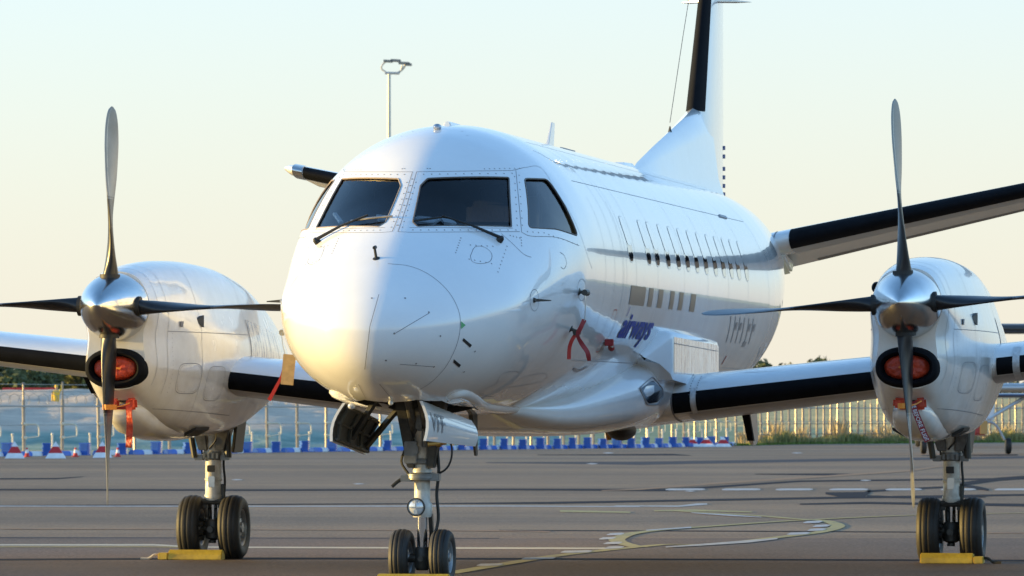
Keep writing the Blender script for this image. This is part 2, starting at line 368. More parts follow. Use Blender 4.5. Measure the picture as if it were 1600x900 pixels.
def line(name, pts, w, m, z=.004):
    """w = px thickness on the picture's row, or list of them"""
    ws = w if isinstance(w, list) else [w]*len(pts)
    return stripe(name, [(x, y-q/2) for (x, y), q in zip(pts, ws)], [(x, y+q/2) for (x, y), q in zip(pts, ws)], m, z)
T0, T1, T2, T3 = .0035, .0045, .0055, .0065
line('tar_seam', [(-200, 765), (400, 766), (800, 765), (1040, 766), (1250, 752), (1600, 748)], [2.2, 2.6, 2.6, 3.4, 2.4, 2.4], TAR, T0)
line('tar_seam', [(-200, 791), (180, 789.5), (700, 787), (860, 786), (1300, 778), (1700, 772)], [1.5, 1.2, 1.5, 3, 3, 3], TAR, T0)
line('tar_seam', [(1250, 788), (1350, 786), (1700, 791)], [2, 3, 5], TAR, T0)
line('tar_seam', [(780, 829), (1100, 830), (1700, 833)], 1.2, TAR, T0)
line('tar_seam', [(-200, 840), (400, 841), (780, 841.5)], 1.2, TAR2, T0)
line('tar_seam', [(-200, 876), (380, 873), (800, 873.5), (1200, 875), (1800, 877)], [2.6, 3, 2, 2.2, 2.6], TAR, T0)
line('tar_seam', [(-200, 749), (90, 748), (130, 745), (0, 744.5)][:3], [2.5, 2, .6], TAR, T0)
line('tar_seam', [(760, 723), (1000, 724), (1300, 719), (1700, 713)], [1, 5, 4, 3], TAR2, T0)
line('tar_patch', [(840, 711), (1050, 710.5), (1080, 712)], [.8, 2.4, .6], TAR, T1)
line('tar_patch', [(1180, 741), (1300, 741.5), (1360, 741)], [.8, 3, .8], TAR, T1)
line('tar_patch', [(1290, 771), (1310, 773), (1350, 773), (1360, 768)], [3, 7, 8, 4], TAR, T1)
line('tar_patch', [(1355, 776), (1440, 778), (1540, 777)], [4, 2, 1], TAR, T1)
line('tar_patch', [(1355, 768), (1440, 763), (1500, 760)], [3, 2.4, 2.6], TAR, T1)
line('tar_patch', [(1498, 758), (1530, 763), (1545, 766), (1530, 770), (1500, 772)][:3], [4, 5, 3], TAR, T2)
line('tar_patch', [(1500, 757), (1560, 749), (1700, 739)], [6, 5, 5], TAR, T2)
line('tar_patch', [(1440, 712), (1590, 711)], [1, 2], TAR, T1)
line('apron_line', [(940, 767), (1000, 765), (1130, 755), (1240, 748), (1420, 736), (1500, 725)], [1.2, 1.8, 3, 3, 2.4, 1], OLINE, T3)
line('apron_line', [(-200, 826.5), (300, 827), (700, 829), (860, 831)], 1.6, OLINE, T1)
line('apron_line', [(1540, 833), (1700, 834)], 2, OLINE, T1)
line('apron_line', [(-200, 852), (240, 852), (310, 855.5), (700, 857), (960, 857.5)], [2, 2.6, 2, 2.4, 2.6], CREAM, T1)
line('apron_line', [(-200, 854), (0, 855), (240, 855), (300, 856)], [2, 1.2, 1.2, 1], YLINE, T1)
line('apron_line', [(-200, 791), (440, 791.5), (780, 791), (1000, 792)], [1.4, 1.4, 1.6, 1.4], WLINE, T1)
for x0, x1 in ((1040, 1102), (1128, 1188), (1212, 1270), (1296, 1356), (1384, 1440), (1470, 1525), (1554, 1612), (1640, 1700)):
    line('dashed_line_mark', [(x0, 765.5), (x0+6, 765.2), (x1-6, 765), (x1, 765)], [1.4, 3, 3, 1.4], WLINE, T2)
for x, y in ((1078, 768), (925, 725), (950, 708), (1245, 708), (1352, 751), (560, 756.5), (1045, 698.5), (370, 750)):
    line('paint_fleck', [(x-8, y), (x, y), (x+9, y)], [.5, 2, .5], WLINE, T3)
line('apron_line', [(960, 791), (1060, 791.5), (1090, 788.5), (1105, 788)], [1.2, 2, 3, 2], WLINE, T2)
line('apron_line', [(875, 799), (985, 801)], [3, 2.2], YLINE, T2)
line('apron_line', [(1022, 798.5), (1085, 798), (1175, 800.5)], [1.5, 3, 1.6], YLINE, T2)
# big yellow lead-in curve with its white border dashes
cen = [(700, 897), (800, 880), (870, 869), (940, 861), (1000, 855), (1040, 851.5), (1090, 851.5), (1140, 849), (1200, 842), (1260, 835), (1290, 830), (1308, 824), (1305, 819), (1285, 814), (1240, 811), (1180, 806), (1100, 801.5), (1060, 799)]
wid = [5, 5, 5, 5, 5, 3.6, 3, 3.4, 3.5, 4, 5, 7, 8, 7, 4.4, 3, 2.4, 1.8]
cc = catmull([(x, y, 0) for x, y in cen], 6); wi = np.interp(np.linspace(0, len(cen)-1, len(cc)), range(len(cen)), wid)
def curve_line(pts, ws, m, z):
    W = [ground(p[0], p[1]) for p in pts]; b = MB(); L = []; Rr = []
    for i, p in enumerate(W):
        t = (W[min(i+1, len(W)-1)]-W[max(i-1, 0)]).normalized(); n = Vector((-t.y, t.x, 0)); h = ws[i]/2
        L.append((*(p+n*h).xy, z)); Rr.append((*(p-n*h).xy, z))
    k = len(L); b.add(L+Rr, [(i, i+1, k+i+1, k+i) for i in range(k-1)]); return b.build('lead_in_line', m, smooth=0, kind='structure')
curve_line(cc, [.17]*len(cc), YLINE, T3)
c2 = catmull([(1000, 856, 0), (985, 853, 0), (968, 848, 0), (965, 843, 0), (985, 835, 0), (1030, 829, 0), (1110, 823, 0), (1210, 816, 0), (1300, 811, 0), (1420, 806, 0), (1600, 802, 0), (1750, 799, 0)], 6)
curve_line(c2, [.17]*len(c2), YLINE, .0075)
line('lead_in_line', [(963, 846), (968, 852), (985, 857), (1002, 856)], [10, 16, 10, 4], YLINE, .024) if False else None
for x0, x1, y in ((948, 975, 836), (936, 962, 842.5), (943, 972, 850), (945, 975, 857), (876, 925, 863.5), (815, 868, 874), (745, 785, 884), (1255, 1285, 817), (1270, 1297, 823), (1262, 1290, 829), (1230, 1265, 835)):
    line('white_border_dash', [(x0, y+1), (x0+6, y), (x1-5, y-.8), (x1, y-1.5)], [1, 3.4, 3.4, 1], WLINE, .0085)
line('white_border_line', [(1040, 856), (1110, 851.5), (1170, 847), (1215, 842.5)], [1.6, 3, 4, 2], WLINE, .0085)
line('white_border_line', [(1010, 829.5), (1080, 825)], [1.2, 2], WLINE, .0085)
line('white_border_line', [(1080, 802), (1140, 806), (1190, 809)], [1, 2.4, 1], WLINE, .0085)

# ------------------------------------------------------------------ fence line, barriers, cones
POST = mat('galvanised_post', (.30, .27, .24), .4, .5, vary=.25, vscale=3)
BLUEP = mat('blue_plastic', (.025, .13, .55), .45, vary=.25, vscale=3)
WHITEP = mat('white_plastic', (.84, .84, .86), .5, vary=.15, vscale=3)
REDP = mat('red_marker_paint', (.55, .03, .03), .5)
WIRE = mat('thin_wire', (.32, .31, .30), .5, .5)
def fence_xy(px, off=.0):
    p = edge_pt(px); return Vector((p.x, p.y+off, 0))
# positions measured along the fence
def spacing(px):
    return np.interp(px, [-300, 0, 300, 600, 870, 1100, 1200, 1600, 2300], [66, 61, 52, 40, 24, 17, 11, 10, 8])
posts = []; x = 31.0
while x < 2250: posts.append(x); x += float(spacing(x))
x = 31.0-61
while x > -500: posts.insert(0, x); x -= 62
fen = empty('security_fence', fence_xy(31, 1.5)); tag(fen, 'tall galvanised security fence with posts and rails along the far apron edge', 'fence')
fo = fen.location.copy()
def pxm(p): return FPX/p.y
pm = MB(); pm.tube((0, 0, 0), (0, 0, 1.75), .052, .05, 8); pm.tube((0, 0, 1.75), (0, 0, 2.25), .03, .03, 6); pm.ell((0, 0, 2.27), .045, .045, .03, 8, 4)
for zz in (.55, 1.0, 1.52): pm.lathe((0, 0, zz), (0, 0, 1), [(0, .07), (.05, .07)], 8)
pmesh = None; hmesh = None; tmesh = None
for i, px in enumerate(posts):
    p = fence_xy(px, 1.5)-fo
    if pmesh is None: o = pm.build('post', POST, fen); pmesh = o.data
    else: o = link('post', pmesh, fen)
    o.location = p; o.rotation_euler = (R(random.uniform(-1, 1)), R(random.uniform(-1.2, 1.2)), random.uniform(0, 3)); o.scale = (1, 1, random.uniform(.96, 1.04))
    if px < 1150 and px > -100:
        if hmesh is None:
            h = MB(); h.path(catmull([(.08, 0, .98), (.34, 0, .98), (.44, 0, .93), (.47, 0, .82), (.47, 0, .62)], 4), .028, 6); h.tube((.08, 0, .56), (.47, 0, .60), .018, n=6)
            h.tube((.0, 0, .98), (.1, 0, .98), .05, n=6); h.tube((0, 0, .56), (.1, 0, .56), .045, n=6)
            o = h.build('hoop', mat('cream_tube', (.66, .62, .50), .4), fen); hmesh = o.data
        else: o = link('hoop', hmesh, fen)
        o.location = p+Vector((0, -.12, 0)); sc = min(1, spacing(px)/45); o.scale = (sc, 1, 1)
# rails, razor coil
for zz, r in ((1.53, .028), (.05, .02), (1.98, .010), (2.2, .009), (.95, .012)):
    rb = MB(); pts = [fence_xy(px, 1.45)-fo+Vector((0, 0, zz)) for px in posts]
    for a, c in zip(pts[:-1], pts[1:]): rb.tube(a, c, r, n=5)
    rb.build('rail', WIRE, fen)
cb = MB(); cpts = []
for j, (a, c) in enumerate(zip(posts[:-1], posts[1:])):
    if a > 1150: break
    A = fence_xy(a, 1.5)-fo; B = fence_xy(c, 1.5)-fo
    for k in range(24):
        t = k/24; cpts.append(A.lerp(B, t)+Vector((.10*math.sin(k/24*2*math.pi*4), 0, 1.76+.16*math.cos(k/24*2*math.pi*4))))
cb.path(cpts, .008, 4); cb.build('razor_wire', WIRE, fen, kind='stuff')
mb = MB()                                           # weld mesh of the far right panels: uprights and a mid rail
for a, c in zip(posts[:-1], posts[1:]):
    A = fence_xy(a, 1.5)-fo; B = fence_xy(c, 1.5)-fo
    if a > 1140:
        for zz in (.42, .86): mb.tube(A+Vector((0, -.1, zz)), B+Vector((0, -.1, zz)), .022, n=4)
        mb.ell(A+Vector((0, -.12, .43)), .05, .05, .09, 6, 4); mb.ell(A+Vector((0, -.12, .86)), .05, .05, .09, 6, 4)
mb.build('mesh_panel', POST, fen)
# second loose row of short uprights just behind the blocks
stub = MB(); stub.tube((0, 0, 0), (0, 0, .66), .036, n=6); stub.ell((0, 0, .66), .05, .05, .05, 6, 4); stubm = stub.build('marker_peg', mat('peg_cream', (.72, .66, .55), .5)); tag(stubm, 'short cream peg standing in the blue block nearest the left picture edge', 'peg')
stack = MB()
for k in range(6): stack.box((random.uniform(-.012, .012), random.uniform(-.02, .02), .035+k*.068), (.27+.02*(k % 2), .28, .056))
for k in range(5): stack.box((0, 0, .07+k*.068), (.22, .22, .02))
stack0 = stack.build('block_stack', BLUEP, smooth=0, bevel=.006)
bar = MB(); bar.rings([[(x, -.12, .0), (x, .12, .0), (x, .10, .10), (x, .05, .15), (x, -.05, .15), (x, -.10, .10)] for x in (-.5, -.47, .47, .5)])
barB = bar.build('barrier_block', BLUEP, smooth=0, bevel=.01); barW = link('barrier_block', barB.data.copy()); barW.data.materials[0] = WHITEP
stacks = []
x = 12.0
while x < 1150: stacks.append(x); x += float(np.interp(x, [0, 130, 300, 600, 870, 1150], [62, 58, 46, 42, 24, 19]))
x = 12.0-62
while x > -160: stacks.insert(0, x); x -= 62
near_names = ['left nacelle', 'left main wheels', 'nose', 'nose wheels']
def ordn(k): return ORD[k] if k < len(ORD) else 'last'
def where(px):
    if px < 5: return 'at the left edge of the picture'
    if px < 165: return 'left of the left propeller'
    if px < 310: return 'below the left engine nacelle'
    if px < 400: return 'behind the left main landing gear'
    if px < 530: return 'between left landing gear and nose gear'
    if px < 640: return 'behind the open left nose gear door'
    if px < 760: return 'right of the nose gear leg'
    if px < 830: return 'left of the belly antenna'
    if px < 960: return 'below the belly, right of the belly antenna'
    return 'below the right wing root'
ORD = ['first', 'second', 'third', 'fourth', 'fifth', 'sixth', 'seventh', 'eighth', 'ninth', 'tenth', 'eleventh', 'twelfth', 'thirteenth', 'fourteenth', 'fifteenth', 'sixteenth', 'seventeenth', 'eighteenth', 'nineteenth', 'twentieth']
cnt = {}
def lab(prefix, px, key):
    w = where(px); cnt[(key, w)] = cnt.get((key, w), 0)+1
    return f"{ORD[cnt[(key, w)]-1]} {prefix} from left, {w}"
def fdir(px):
    a = fence_xy(px-10); c = fence_xy(px+10); return math.atan2(c.y-a.y, c.x-a.x)
for i, px in enumerate(stacks):
    o = stack0 if i == 0 else stack0.copy()
    if i: COL.objects.link(o)
    o.location = fence_xy(px, -.25); o.rotation_euler = (0, 0, random.uniform(-.35, .35)); o.scale = (random.uniform(.92, 1.05), 1, random.uniform(.9, 1.06))
    tag(o, lab('stack of blue slabs', px, 's'), 'block stack', 'blue slab stacks along the fence foot')
    q = stubm if i == 0 else stubm.copy()
    if i: COL.objects.link(q)
    q.location = fence_xy(px+6, .5); q.rotation_euler = (0, R(random.uniform(-3, 3)), 0)
    tag(q, lab('short cream peg', px, 'p'), 'peg', 'pegs behind the blue slab stacks')
    nx = stacks[i+1] if i+1 < len(stacks) else px+19
    for j, (t, src) in enumerate(((.40, barB), (.68, barW))):
        first = (i == 0)
        o = src if first else src.copy()
        if not first: COL.objects.link(o)
        xx = px+(nx-px)*t; P = fence_xy(px+(nx-px)*(t-.14), .15); Q = fence_xy(px+(nx-px)*(t+.14), .15)
        o.location = (P+Q)/2; L = (Q-P).length; o.scale = (max(.2, (Q-P).length), 1, 1); o.rotation_euler = (0, 0, math.atan2((Q-P).y, (Q-P).x))
        tag(o, lab(('blue', 'white')[j]+' low barrier block', xx, 'bw'[j]), 'barrier', ('blue', 'white')[j]+' barrier blocks along the apron edge')
def pyramid(px, py, h, w, label, name='marker_pyramid'):
    g = ground(px, py); t = empty(name, g, random.uniform(-.2, .2)); tag(t, label, 'marker', 'red and white pyramid markers')
    n = 4
    def ring(f): return [(w/2*(1-f)*sx, w/2*(1-f)*sy, h*f) for sx, sy in ((-1, -1), (1, -1), (1, 1), (-1, 1))]
    for nm, m, f0, f1 in (('base', WHITEP, 0, .30), ('band', REDP, .30, .68), ('tip', WHITEP, .68, .985)):
        MB().rings([ring(f0), ring(f1)]).build(nm, m, t, smooth=0)
    return t
pyramid(23, 716, .50, .58, 'red and white pyramid marker farthest left on the apron edge')
pyramid(87, 716, .50, .58, 'red and white pyramid marker just left of the left propeller blade')
pyramid(160, 715, .50, .58, 'red and white pyramid marker partly hidden by the left propeller tip')
pyramid(1081, 698, .40, .66, 'leftmost of three striped markers under the right wing')
pyramid(1104, 698, .40, .66, 'middle of three striped markers under the right wing')
pyramid(1130, 698, .40, .66, 'rightmost of three striped markers under the right wing')
for px, py, lb in ((42, 714, 'small red and white cone between the two leftmost pyramid markers'), (118, 714, 'small red and white cone just right of the left propeller shaft, near a pyramid'), (184, 714, 'small red and white cone under the hanging red streamer')):
    t = empty('traffic_cone', ground(px, py)); tag(t, lb, 'cone', 'small cones on the apron edge')
    MB().lathe((0, 0, 0), (0, 0, 1), [(0, .11), (.03, .11), (.03, .075), (.12, .06)], 10).build('base', REDP, t)
    MB().lathe((0, 0, .12), (0, 0, 1), [(0, .06), (.10, .04)], 10).build('band', WHITEP, t)
    MB().lathe((0, 0, .22), (0, 0, 1), [(0, .04), (.06, .025)], 10).build('tip', REDP, t)

# ------------------------------------------------------------------ trees, shrubs, grass
LEAF = [mat('foliage_a', (.10, .115, .035), .8, vary=.5, vscale=1.2), mat('foliage_b', (.125, .125, .04), .8, vary=.5, vscale=1.2), mat('foliage_c', (.07, .085, .035), .8, vary=.4, vscale=1.2)]
BARK = mat('bark', (.12, .09, .06), .9, vary=.4, vscale=8)
def crown_mesh(h, w, n, seed, leaf):
    rnd = random.Random(seed); b = MB(); blobs = []
    for k in range(14):
        a = rnd.uniform(0, 6.28); r = rnd.uniform(0, .34)*w; z = rnd.uniform(.25, .88)*h
        blobs.append((math.cos(a)*r, math.sin(a)*r, z, rnd.uniform(.14, .26)*w*(1.25-z/h*.6)))
    for k in range(n):
        bx, by, bz, br = blobs[k % 14]
        d = Vector((rnd.gauss(0, 1), rnd.gauss(0, 1), rnd.gauss(0, 1))).normalized()*br*rnd.uniform(.55, 1.12)
        c = Vector((bx, by, bz))+d; s = leaf*rnd.uniform(.6, 1.5)
        u = Vector((rnd.gauss(0, 1), rnd.gauss(0, 1), rnd.gauss(0, 1))).normalized(); v = u.orthogonal().normalized()
        b.add([c-u*s, c-v*s*.6, c+u*s, c+v*s*.6], [(0, 1, 2, 3)])
    return b
TREES = []
for k, (h, w, n, lf) in enumerate(((6.5, 6, 1500, .28), (5.2, 6.5, 1500, .28), (7.2, 5, 1500, .26), (4.2, 5.5, 1200, .26))):
    t = empty('tree', (0, -300, -30))
    crown_mesh(h, w, n, 40+k, lf).build('crown', LEAF[k % 3], t, smooth=0)
    tr = MB(); tr.path([(0, 0, -.4), (.05, 0, h*.3), (-.05, .05, h*.6), (0, 0, h*.85)], [.22, .17, .1, .03], 7)
    for a in range(5): tr.path([(0, 0, h*(.3+.08*a)), (math.cos(a*2.2)*w*.16, math.sin(a*2.2)*w*.16, h*(.45+.08*a)), (math.cos(a*2.2)*w*.3, math.sin(a*2.2)*w*.3, h*(.55+.07*a))], [.09, .06, .02], 5)
    tr.build('trunk', BARK, t); TREES.append(t)
used = [False]*4
def tree(k, x, y, s, label, group, zb=0):
    if not used[k]: o = TREES[k]; used[k] = True; o.location = (x, y, zb); o.rotation_euler = (0, 0, random.uniform(0, 6)); o.scale = (s, s, s)
    else: o = dup(TREES[k], (x, y, zb), random.uniform(0, 6), (s, s, s*random.uniform(.9, 1.1)))
    tag(o, label, 'tree', group); return o
def tree_at(k, px, ytop, d, label, group, h=(6.5, 5.2, 7.2, 4.2)):
    if px < 400: ytop -= 8
    X = (px-800)/FPX*d; z = EYE+(YH-ytop)*d/FPX; zb = .5; s = (z-zb)/(h[k]*.98); return tree(k, X, d, s, label, group, zb)
gl = 'trees behind the gravel heaps at far left'
for i, (px, yt, d, k) in enumerate(((-40, 560, 470, 0), (8, 566, 450, 2), (38, 584, 380, 3), (62, 588, 400, 1), (88, 583, 430, 3), (100, 577, 520, 0), (118, 584, 400, 3), (132, 588, 370, 1), (150, 580, 520, 0), (200, 584, 470, 1), (-15, 572, 420, 1), (24, 570, 480, 0))):
    tree_at(k, px, yt, d, ORD[i]+' of the leafy trees behind the gravel heap at far left, '+('outside' if px < 0 else 'inside')+' the left edge', gl + (' edge' if px < 30 else ''))
gr = 'dark trees on the horizon left of the right propeller'
for i, px in enumerate((1190, 1203, 1215, 1226, 1240, 1252, 1263, 1276, 1288)):
    tree_at((0, 1, 3, 0, 1, 3, 1, 0, 3)[i], px, 566+(3*(i % 3))+(5 if i in (4, 6) else 0), 640+12*(i % 4), ORD[i]+' dark tree from the left on the horizon above the right wing', gr)
gm = 'trees on the horizon right of the right engine'
for i in range(20):
    px = 1545+i*50+random.uniform(-8, 8); tree_at(i % 4, px, random.uniform(580, 592), random.uniform(600, 700), ORD[i]+' tree from the left in the horizon tree line beyond the right engine', gm)
# weeds and grass verge under the right part of the fence
def tufts(name, fn, n, mats, hmin, hmax, label, wd=.02):
    b = MB()
    for i in range(n):
        c, sc = fn(); h = random.uniform(hmin, hmax)*sc; a = random.uniform(0, 6.28); ln = random.uniform(-.3, .3)*h; w = wd*random.uniform(.6, 1.5)
        dx, dy = math.cos(a)*w, math.sin(a)*w; tx, ty = random.uniform(-.35, .35)*h, random.uniform(-.35, .35)*h
        b.add([(c.x-dx, c.y-dy, c.z), (c.x+dx, c.y+dy, c.z), (c.x+tx*.5+dx*.8, c.y+ty*.5+dy*.8, c.z+h*.6), (c.x+tx, c.y+ty, c.z+h)], [(0, 1, 2, 3)])
    return tag(b.build(name, mats, smooth=0), label, 'grass', kind='stuff')
def verge():
    px = random.uniform(1140, 2300); p = fence_xy(px, random.uniform(-.4, 2.5)); n = NZ.noise(Vector((px*.02, 0, 0))); return p, max(.2, .65+n*.9)*(.35 if px < 1170 else 1)
tufts('grass_verge', verge, 26000, mat('weeds_green', (.30, .26, .10), .85, vary=.45, tint=(.14, .17, .05), vscale=.6), .12, .65, 'green weeds growing along the foot of the right fence', .035)
def verge2():
    px = random.uniform(1160, 2300); p = fence_xy(px, random.uniform(.5, 5)); n = NZ.noise(Vector((px*.03, 5, 0))); return p, max(.2, .6+n)
tufts('dry_weeds', verge2, 14000, mat('weeds_dry', (.50, .38, .20), .85, vary=.4, vscale=.6), .3, 1.1, 'dry tan weeds and stalks behind the right fence', .02)
def shortg():
    px = random.uniform(1150, 2300); return fence_xy(px, random.uniform(-1.2, .2)), 1
tufts('short_grass', shortg, 9000, mat('short_green_grass', (.13, .18, .03), .9), .04, .12, 'short green grass strip at the right apron edge', .05)

# ------------------------------------------------------------------ light mast
mast = empty('floodlight_mast', (at(608, YH, 300).x, 300, 0)); tag(mast, 'tall pale floodlight mast rising behind the cockpit roof', 'light mast')
MASTM = mat('mast_painted_steel', (.62, .58, .52), .5, .2)
zt = EYE+(YH-114)*300/FPX
MB().tube((0, 0, 0), (0, 0, zt), .16, .085, 12).build('pole', MASTM, mast)
b = MB(); b.tube((-.22, 0, zt), (.55, 0, zt-.02), .07, n=8); b.path(catmull([(-.1, 0, zt), (-.42, 0, zt+.25), (-.22, 0, zt+.58), (.1, 0, zt+.62)], 5), .045, 6)
b.path(catmull([(.45, 0, zt), (.7, 0, zt+.18), (.85, 0, zt+.45), (.55, 0, zt+.56)], 5), .055, 6); b.path(catmull([(.1, 0, zt-.05), (.55, 0, zt+.02), (.7, 0, zt+.4)], 5), .04, 6); b.build('bracket', MASTM, mast)
for x, z, w in ((-.05, zt+.63, .5), (.35, zt+.66, .55), (.80, zt+.52, .6), (1.05, zt+.45, .32)):
    c = MB(); c.box((x, 0, z), (w, .45, .13), Euler((0, .06, 0))); o = c.build('floodlight', mat('floodlight_housing', (.30, .28, .25), .5, .3), mast, bevel=.02)
# ------------------------------------------------------------------ far small things
def fuselage_rings(b, x0, x1, r, z, axis='x'):
    rs = []
    for t in np.linspace(0, 1, 18):
        k = min(1, (t/.12)**.5 if t < .12 else 1)*(1 if t < .65 else max(.12, 1-(t-.65)/.35*.88)); zz = z + (0 if t < .65 else (t-.65)*r*1.4)
        X = x0+(x1-x0)*t
        rs.append([(X, math.cos(a)*r*k, zz+math.sin(a)*r*k) for a in np.linspace(0, 2*math.pi, 20, endpoint=False)])
    b.rings(rs)
WFAR = mat('white_airliner_paint', (.78, .78, .79), .35)
al = empty('distant_airliner', (at(-120, YH, 420).x, 420, 0)); tag(al, 'white airliner far away whose tail fin shows above the trees at far left', 'airplane')
b = MB(); fuselage_rings(b, -13, 9, 1.6, 2.6); b.build('fuselage', WFAR, al)
b = MB(); b.rings([[(3.6, -.15, 3.9), (6.6, -.05, 3.9), (6.6, .05, 3.9), (3.6, .15, 3.9)], [(4.4-1.9, -.1, 5.35), (5.2-1.5, -.03, 5.35), (5.2-1.5, .03, 5.35), (4.4-1.9, .1, 5.35)]]); b.build('tail_fin', WFAR, al)
b = MB(); b.box((-2, -6, 2.0), (2.5, 10, .25)); b.box((-2, 6, 2.0), (2.5, 10, .25)); b.build('wing', WFAR, al)
b = MB(); b.box((-8, 0, .6), (.3, .3, 1.2)); b.box((-1.5, -1.5, .6), (.4, .4, 1.2)); b.box((-1.5, 1.5, .6), (.4, .4, 1.2)); b.build('landing_gear', WFAR, al)
# low white building behind the trees
bl = empty('low_building', (at(95, YH, 560).x, 565, 0)); tag(bl, 'long low pale building seen between trees behind the left fence', 'building')
MB().box((0, 0, 2.1), (7.5, 8, 4.2)).build('wall', mat('pale_cladding', (.5, .53, .56), .6), bl, smooth=0)
MB().box((0, 0, 4.3), (7.9, 8.4, .25)).build('roof', mat('roof_sheet', (.55, .58, .6), .5), bl, smooth=0)
for k in range(4): MB().box((-2.7+k*1.8, -4.02, 2.2), (1.1, .06, 1.0)).build('window', WINDOW, bl, smooth=0)
# red and white site barriers on top of the mound at far left
for k, px in enumerate((14, 34, 55, 75)):
    p = at(px, 609, 262); t = empty('site_barrier', (p.x, p.y, p.z-.7)); tag(t, ('leftmost', 'second', 'third', 'rightmost')[k]+' red and white plank barrier on the gravel heap at far left', 'barrier', 'plank barriers on the gravel heap')
    MB().box((0, 0, .75), (.62, .04, .10)).build('plank', REDP, t, smooth=0)
    MB().box((-.27, .03, .35), (.04, .04, .8)).build('leg', WHITEP, t, smooth=0); MB().box((.27, .03, .35), (.04, .04, .8)).build('leg', WHITEP, t, smooth=0)
# person in yellow on the heap
pp = at(88, 628, 232); per = empty('person', (pp.x, pp.y, pp.z-.70)); per.scale = (.72, .72, .80); tag(per, 'person in a yellow jacket, one arm raised, on the gravel heap at far left', 'person')
def skinned(name, verts, edges, rad, m, parent, sub=2):
    me = bpy.data.meshes.new(name); me.from_pydata(verts, edges, []); o = bpy.data.objects.new(name, me); COL.objects.link(o)
    mo = o.modifiers.new('skin', 'SKIN'); o.modifiers.new('sub', 'SUBSURF').levels = sub
    for v, r in zip(me.skin_vertices[0].data, rad): v.radius = (r, r)
    me.skin_vertices[0].data[0].use_root = True
    me2 = evaluated(o); bpy.data.objects.remove(o); me2.materials.clear(); me2.materials.append(m); me2.shade_smooth(); return link(name, me2, parent)
YJ = mat('yellow_jacket', (.80, .50, .05), .7); SK = mat('skin', (.5, .3, .2), .6)
skinned('body', [(0, 0, .92), (0, 0, 1.15), (0, 0, 1.38), (0, 0, 1.5), (-.19, 0, 1.40), (-.24, 0, 1.12), (-.22, -.05, .88), (.19, 0, 1.40), (.30, -.02, 1.58), (.27, -.04, 1.80), (-.10, 0, .86), (-.11, 0, .48), (-.11, 0, .08), (-.11, -.14, .03), (.10, 0, .86), (.11, 0, .48), (.11, 0, .08), (.11, -.14, .03)],
        [(0, 1), (1, 2), (2, 3), (2, 4), (4, 5), (5, 6), (2, 7), (7, 8), (8, 9), (0, 10), (10, 11), (11, 12), (12, 13), (0, 14), (14, 15), (15, 16), (16, 17)],
        [.15, .15, .16, .06, .07, .055, .04, .07, .055, .04, .09, .065, .05, .045, .09, .065, .05, .045], YJ, per)
MB().ell((0, 0, 1.63), .085, .10, .12, 12, 8).build('head', SK, per); MB().ell((0, .01, 1.68), .10, .115, .10, 12, 8).build('hood', YJ, per)

# ================================================================== THE AIRLINER
air = empty('turboprop_airliner', AORG, -PSI)
tag(air, 'large white twin propeller airliner parked nose-on on the apron', 'airplane')
AM = Matrix.Translation(AORG) @ Matrix.Rotation(-PSI, 4, 'Z'); AMI = AM.inverted()
CAMP = AMI @ Vector((0, 0, EYE))
def lray(px, py): return (AMI.to_3x3() @ ray(px, py)).normalized()
# ---- fuselage sections: a (metres aft of the nose leg) -> top, bottom, half width, height of max width, exponents
FT = [(-2.0, 1.93, 1.93, 0, 1.93, 2, 2), (-1.9, 2.15, 1.68, .33, 1.95, 1.9, 2), (-1.6, 2.39, 1.51, .61, 2.0, 1.78, 2), (-1.3, 2.56, 1.42, .78, 2.06, 1.70, 2.05),
      (-.97, 2.73, 1.37, .90, 2.12, 1.66, 2.1), (-.6, 2.96, 1.345, .970, 2.19, 1.66, 2.15), (-.3, 3.17, 1.33, 1.015, 2.25, 1.70, 2.1), (0, 3.345, 1.32, 1.060, 2.31, 1.80, 2.05),
      (.4, 3.50, 1.31, 1.105, 2.38, 1.93, 2), (.9, 3.585, 1.305, 1.145, 2.44, 2, 2), (1.5, 3.615, 1.30, 1.155, 2.458, 2, 2), (3, 3.615, 1.30, 1.155, 2.458, 2, 2), (11.3, 3.615, 1.30, 1.155, 2.458, 2, 2),
      (12.3, 3.61, 1.37, 1.13, 2.49, 2, 2), (13.8, 3.59, 1.68, .98, 2.62, 2, 2), (15.4, 3.50, 2.12, .74, 2.80, 2, 2), (17, 3.36, 2.56, .42, 2.95, 2, 2), (17.9, 3.2, 2.86, .16, 3.03, 2, 2)]
_s = [math.sqrt(r[0]+2.0) for r in FT]
FF = [pchip(_s, [r[k] for r in FT]) for k in range(1, 7)]
def sect(a):
    s = math.sqrt(max(a+2.0, 0)); return [f(s) for f in FF]
def fus(a, th, off=0.0):
    zt, zb, w, zm, et, eb = sect(a); c, s = math.cos(th), math.sin(th); e = et if c >= 0 else eb
    h = (zt-zm if c >= 0 else zm-zb)-off; ww = w-off
    return Vector((ww*math.copysign(abs(s)**(2/e), s), a, zm+h*math.copysign(abs(c)**(2/e), c)))
def fus_z(a, z, side=1, off=0.0):
    """point on the side of the fuselage at station a and height z"""
    zt, zb, w, zm, et, eb = sect(a)
    k = (z-zm)/(zt-zm) if z >= zm else (zm-z)/(zm-zb); e = et if z >= zm else eb; k = min(abs(k), .9999)
    x = w*(1-k**e)**(1/e)
    return Vector((side*x, a, z))
def fnorm(a, z, side=1):
    p = fus_z(a, z, side); q = fus_z(a+.02, z, side)-p; r = fus_z(a, z+.01, side)-p
    n = q.cross(r).normalized(); return n if n.x*side > 0 else -n
def fpt(a, z, side=1, off=.003): return fus_z(a, z, side)+fnorm(a, z, side)*off
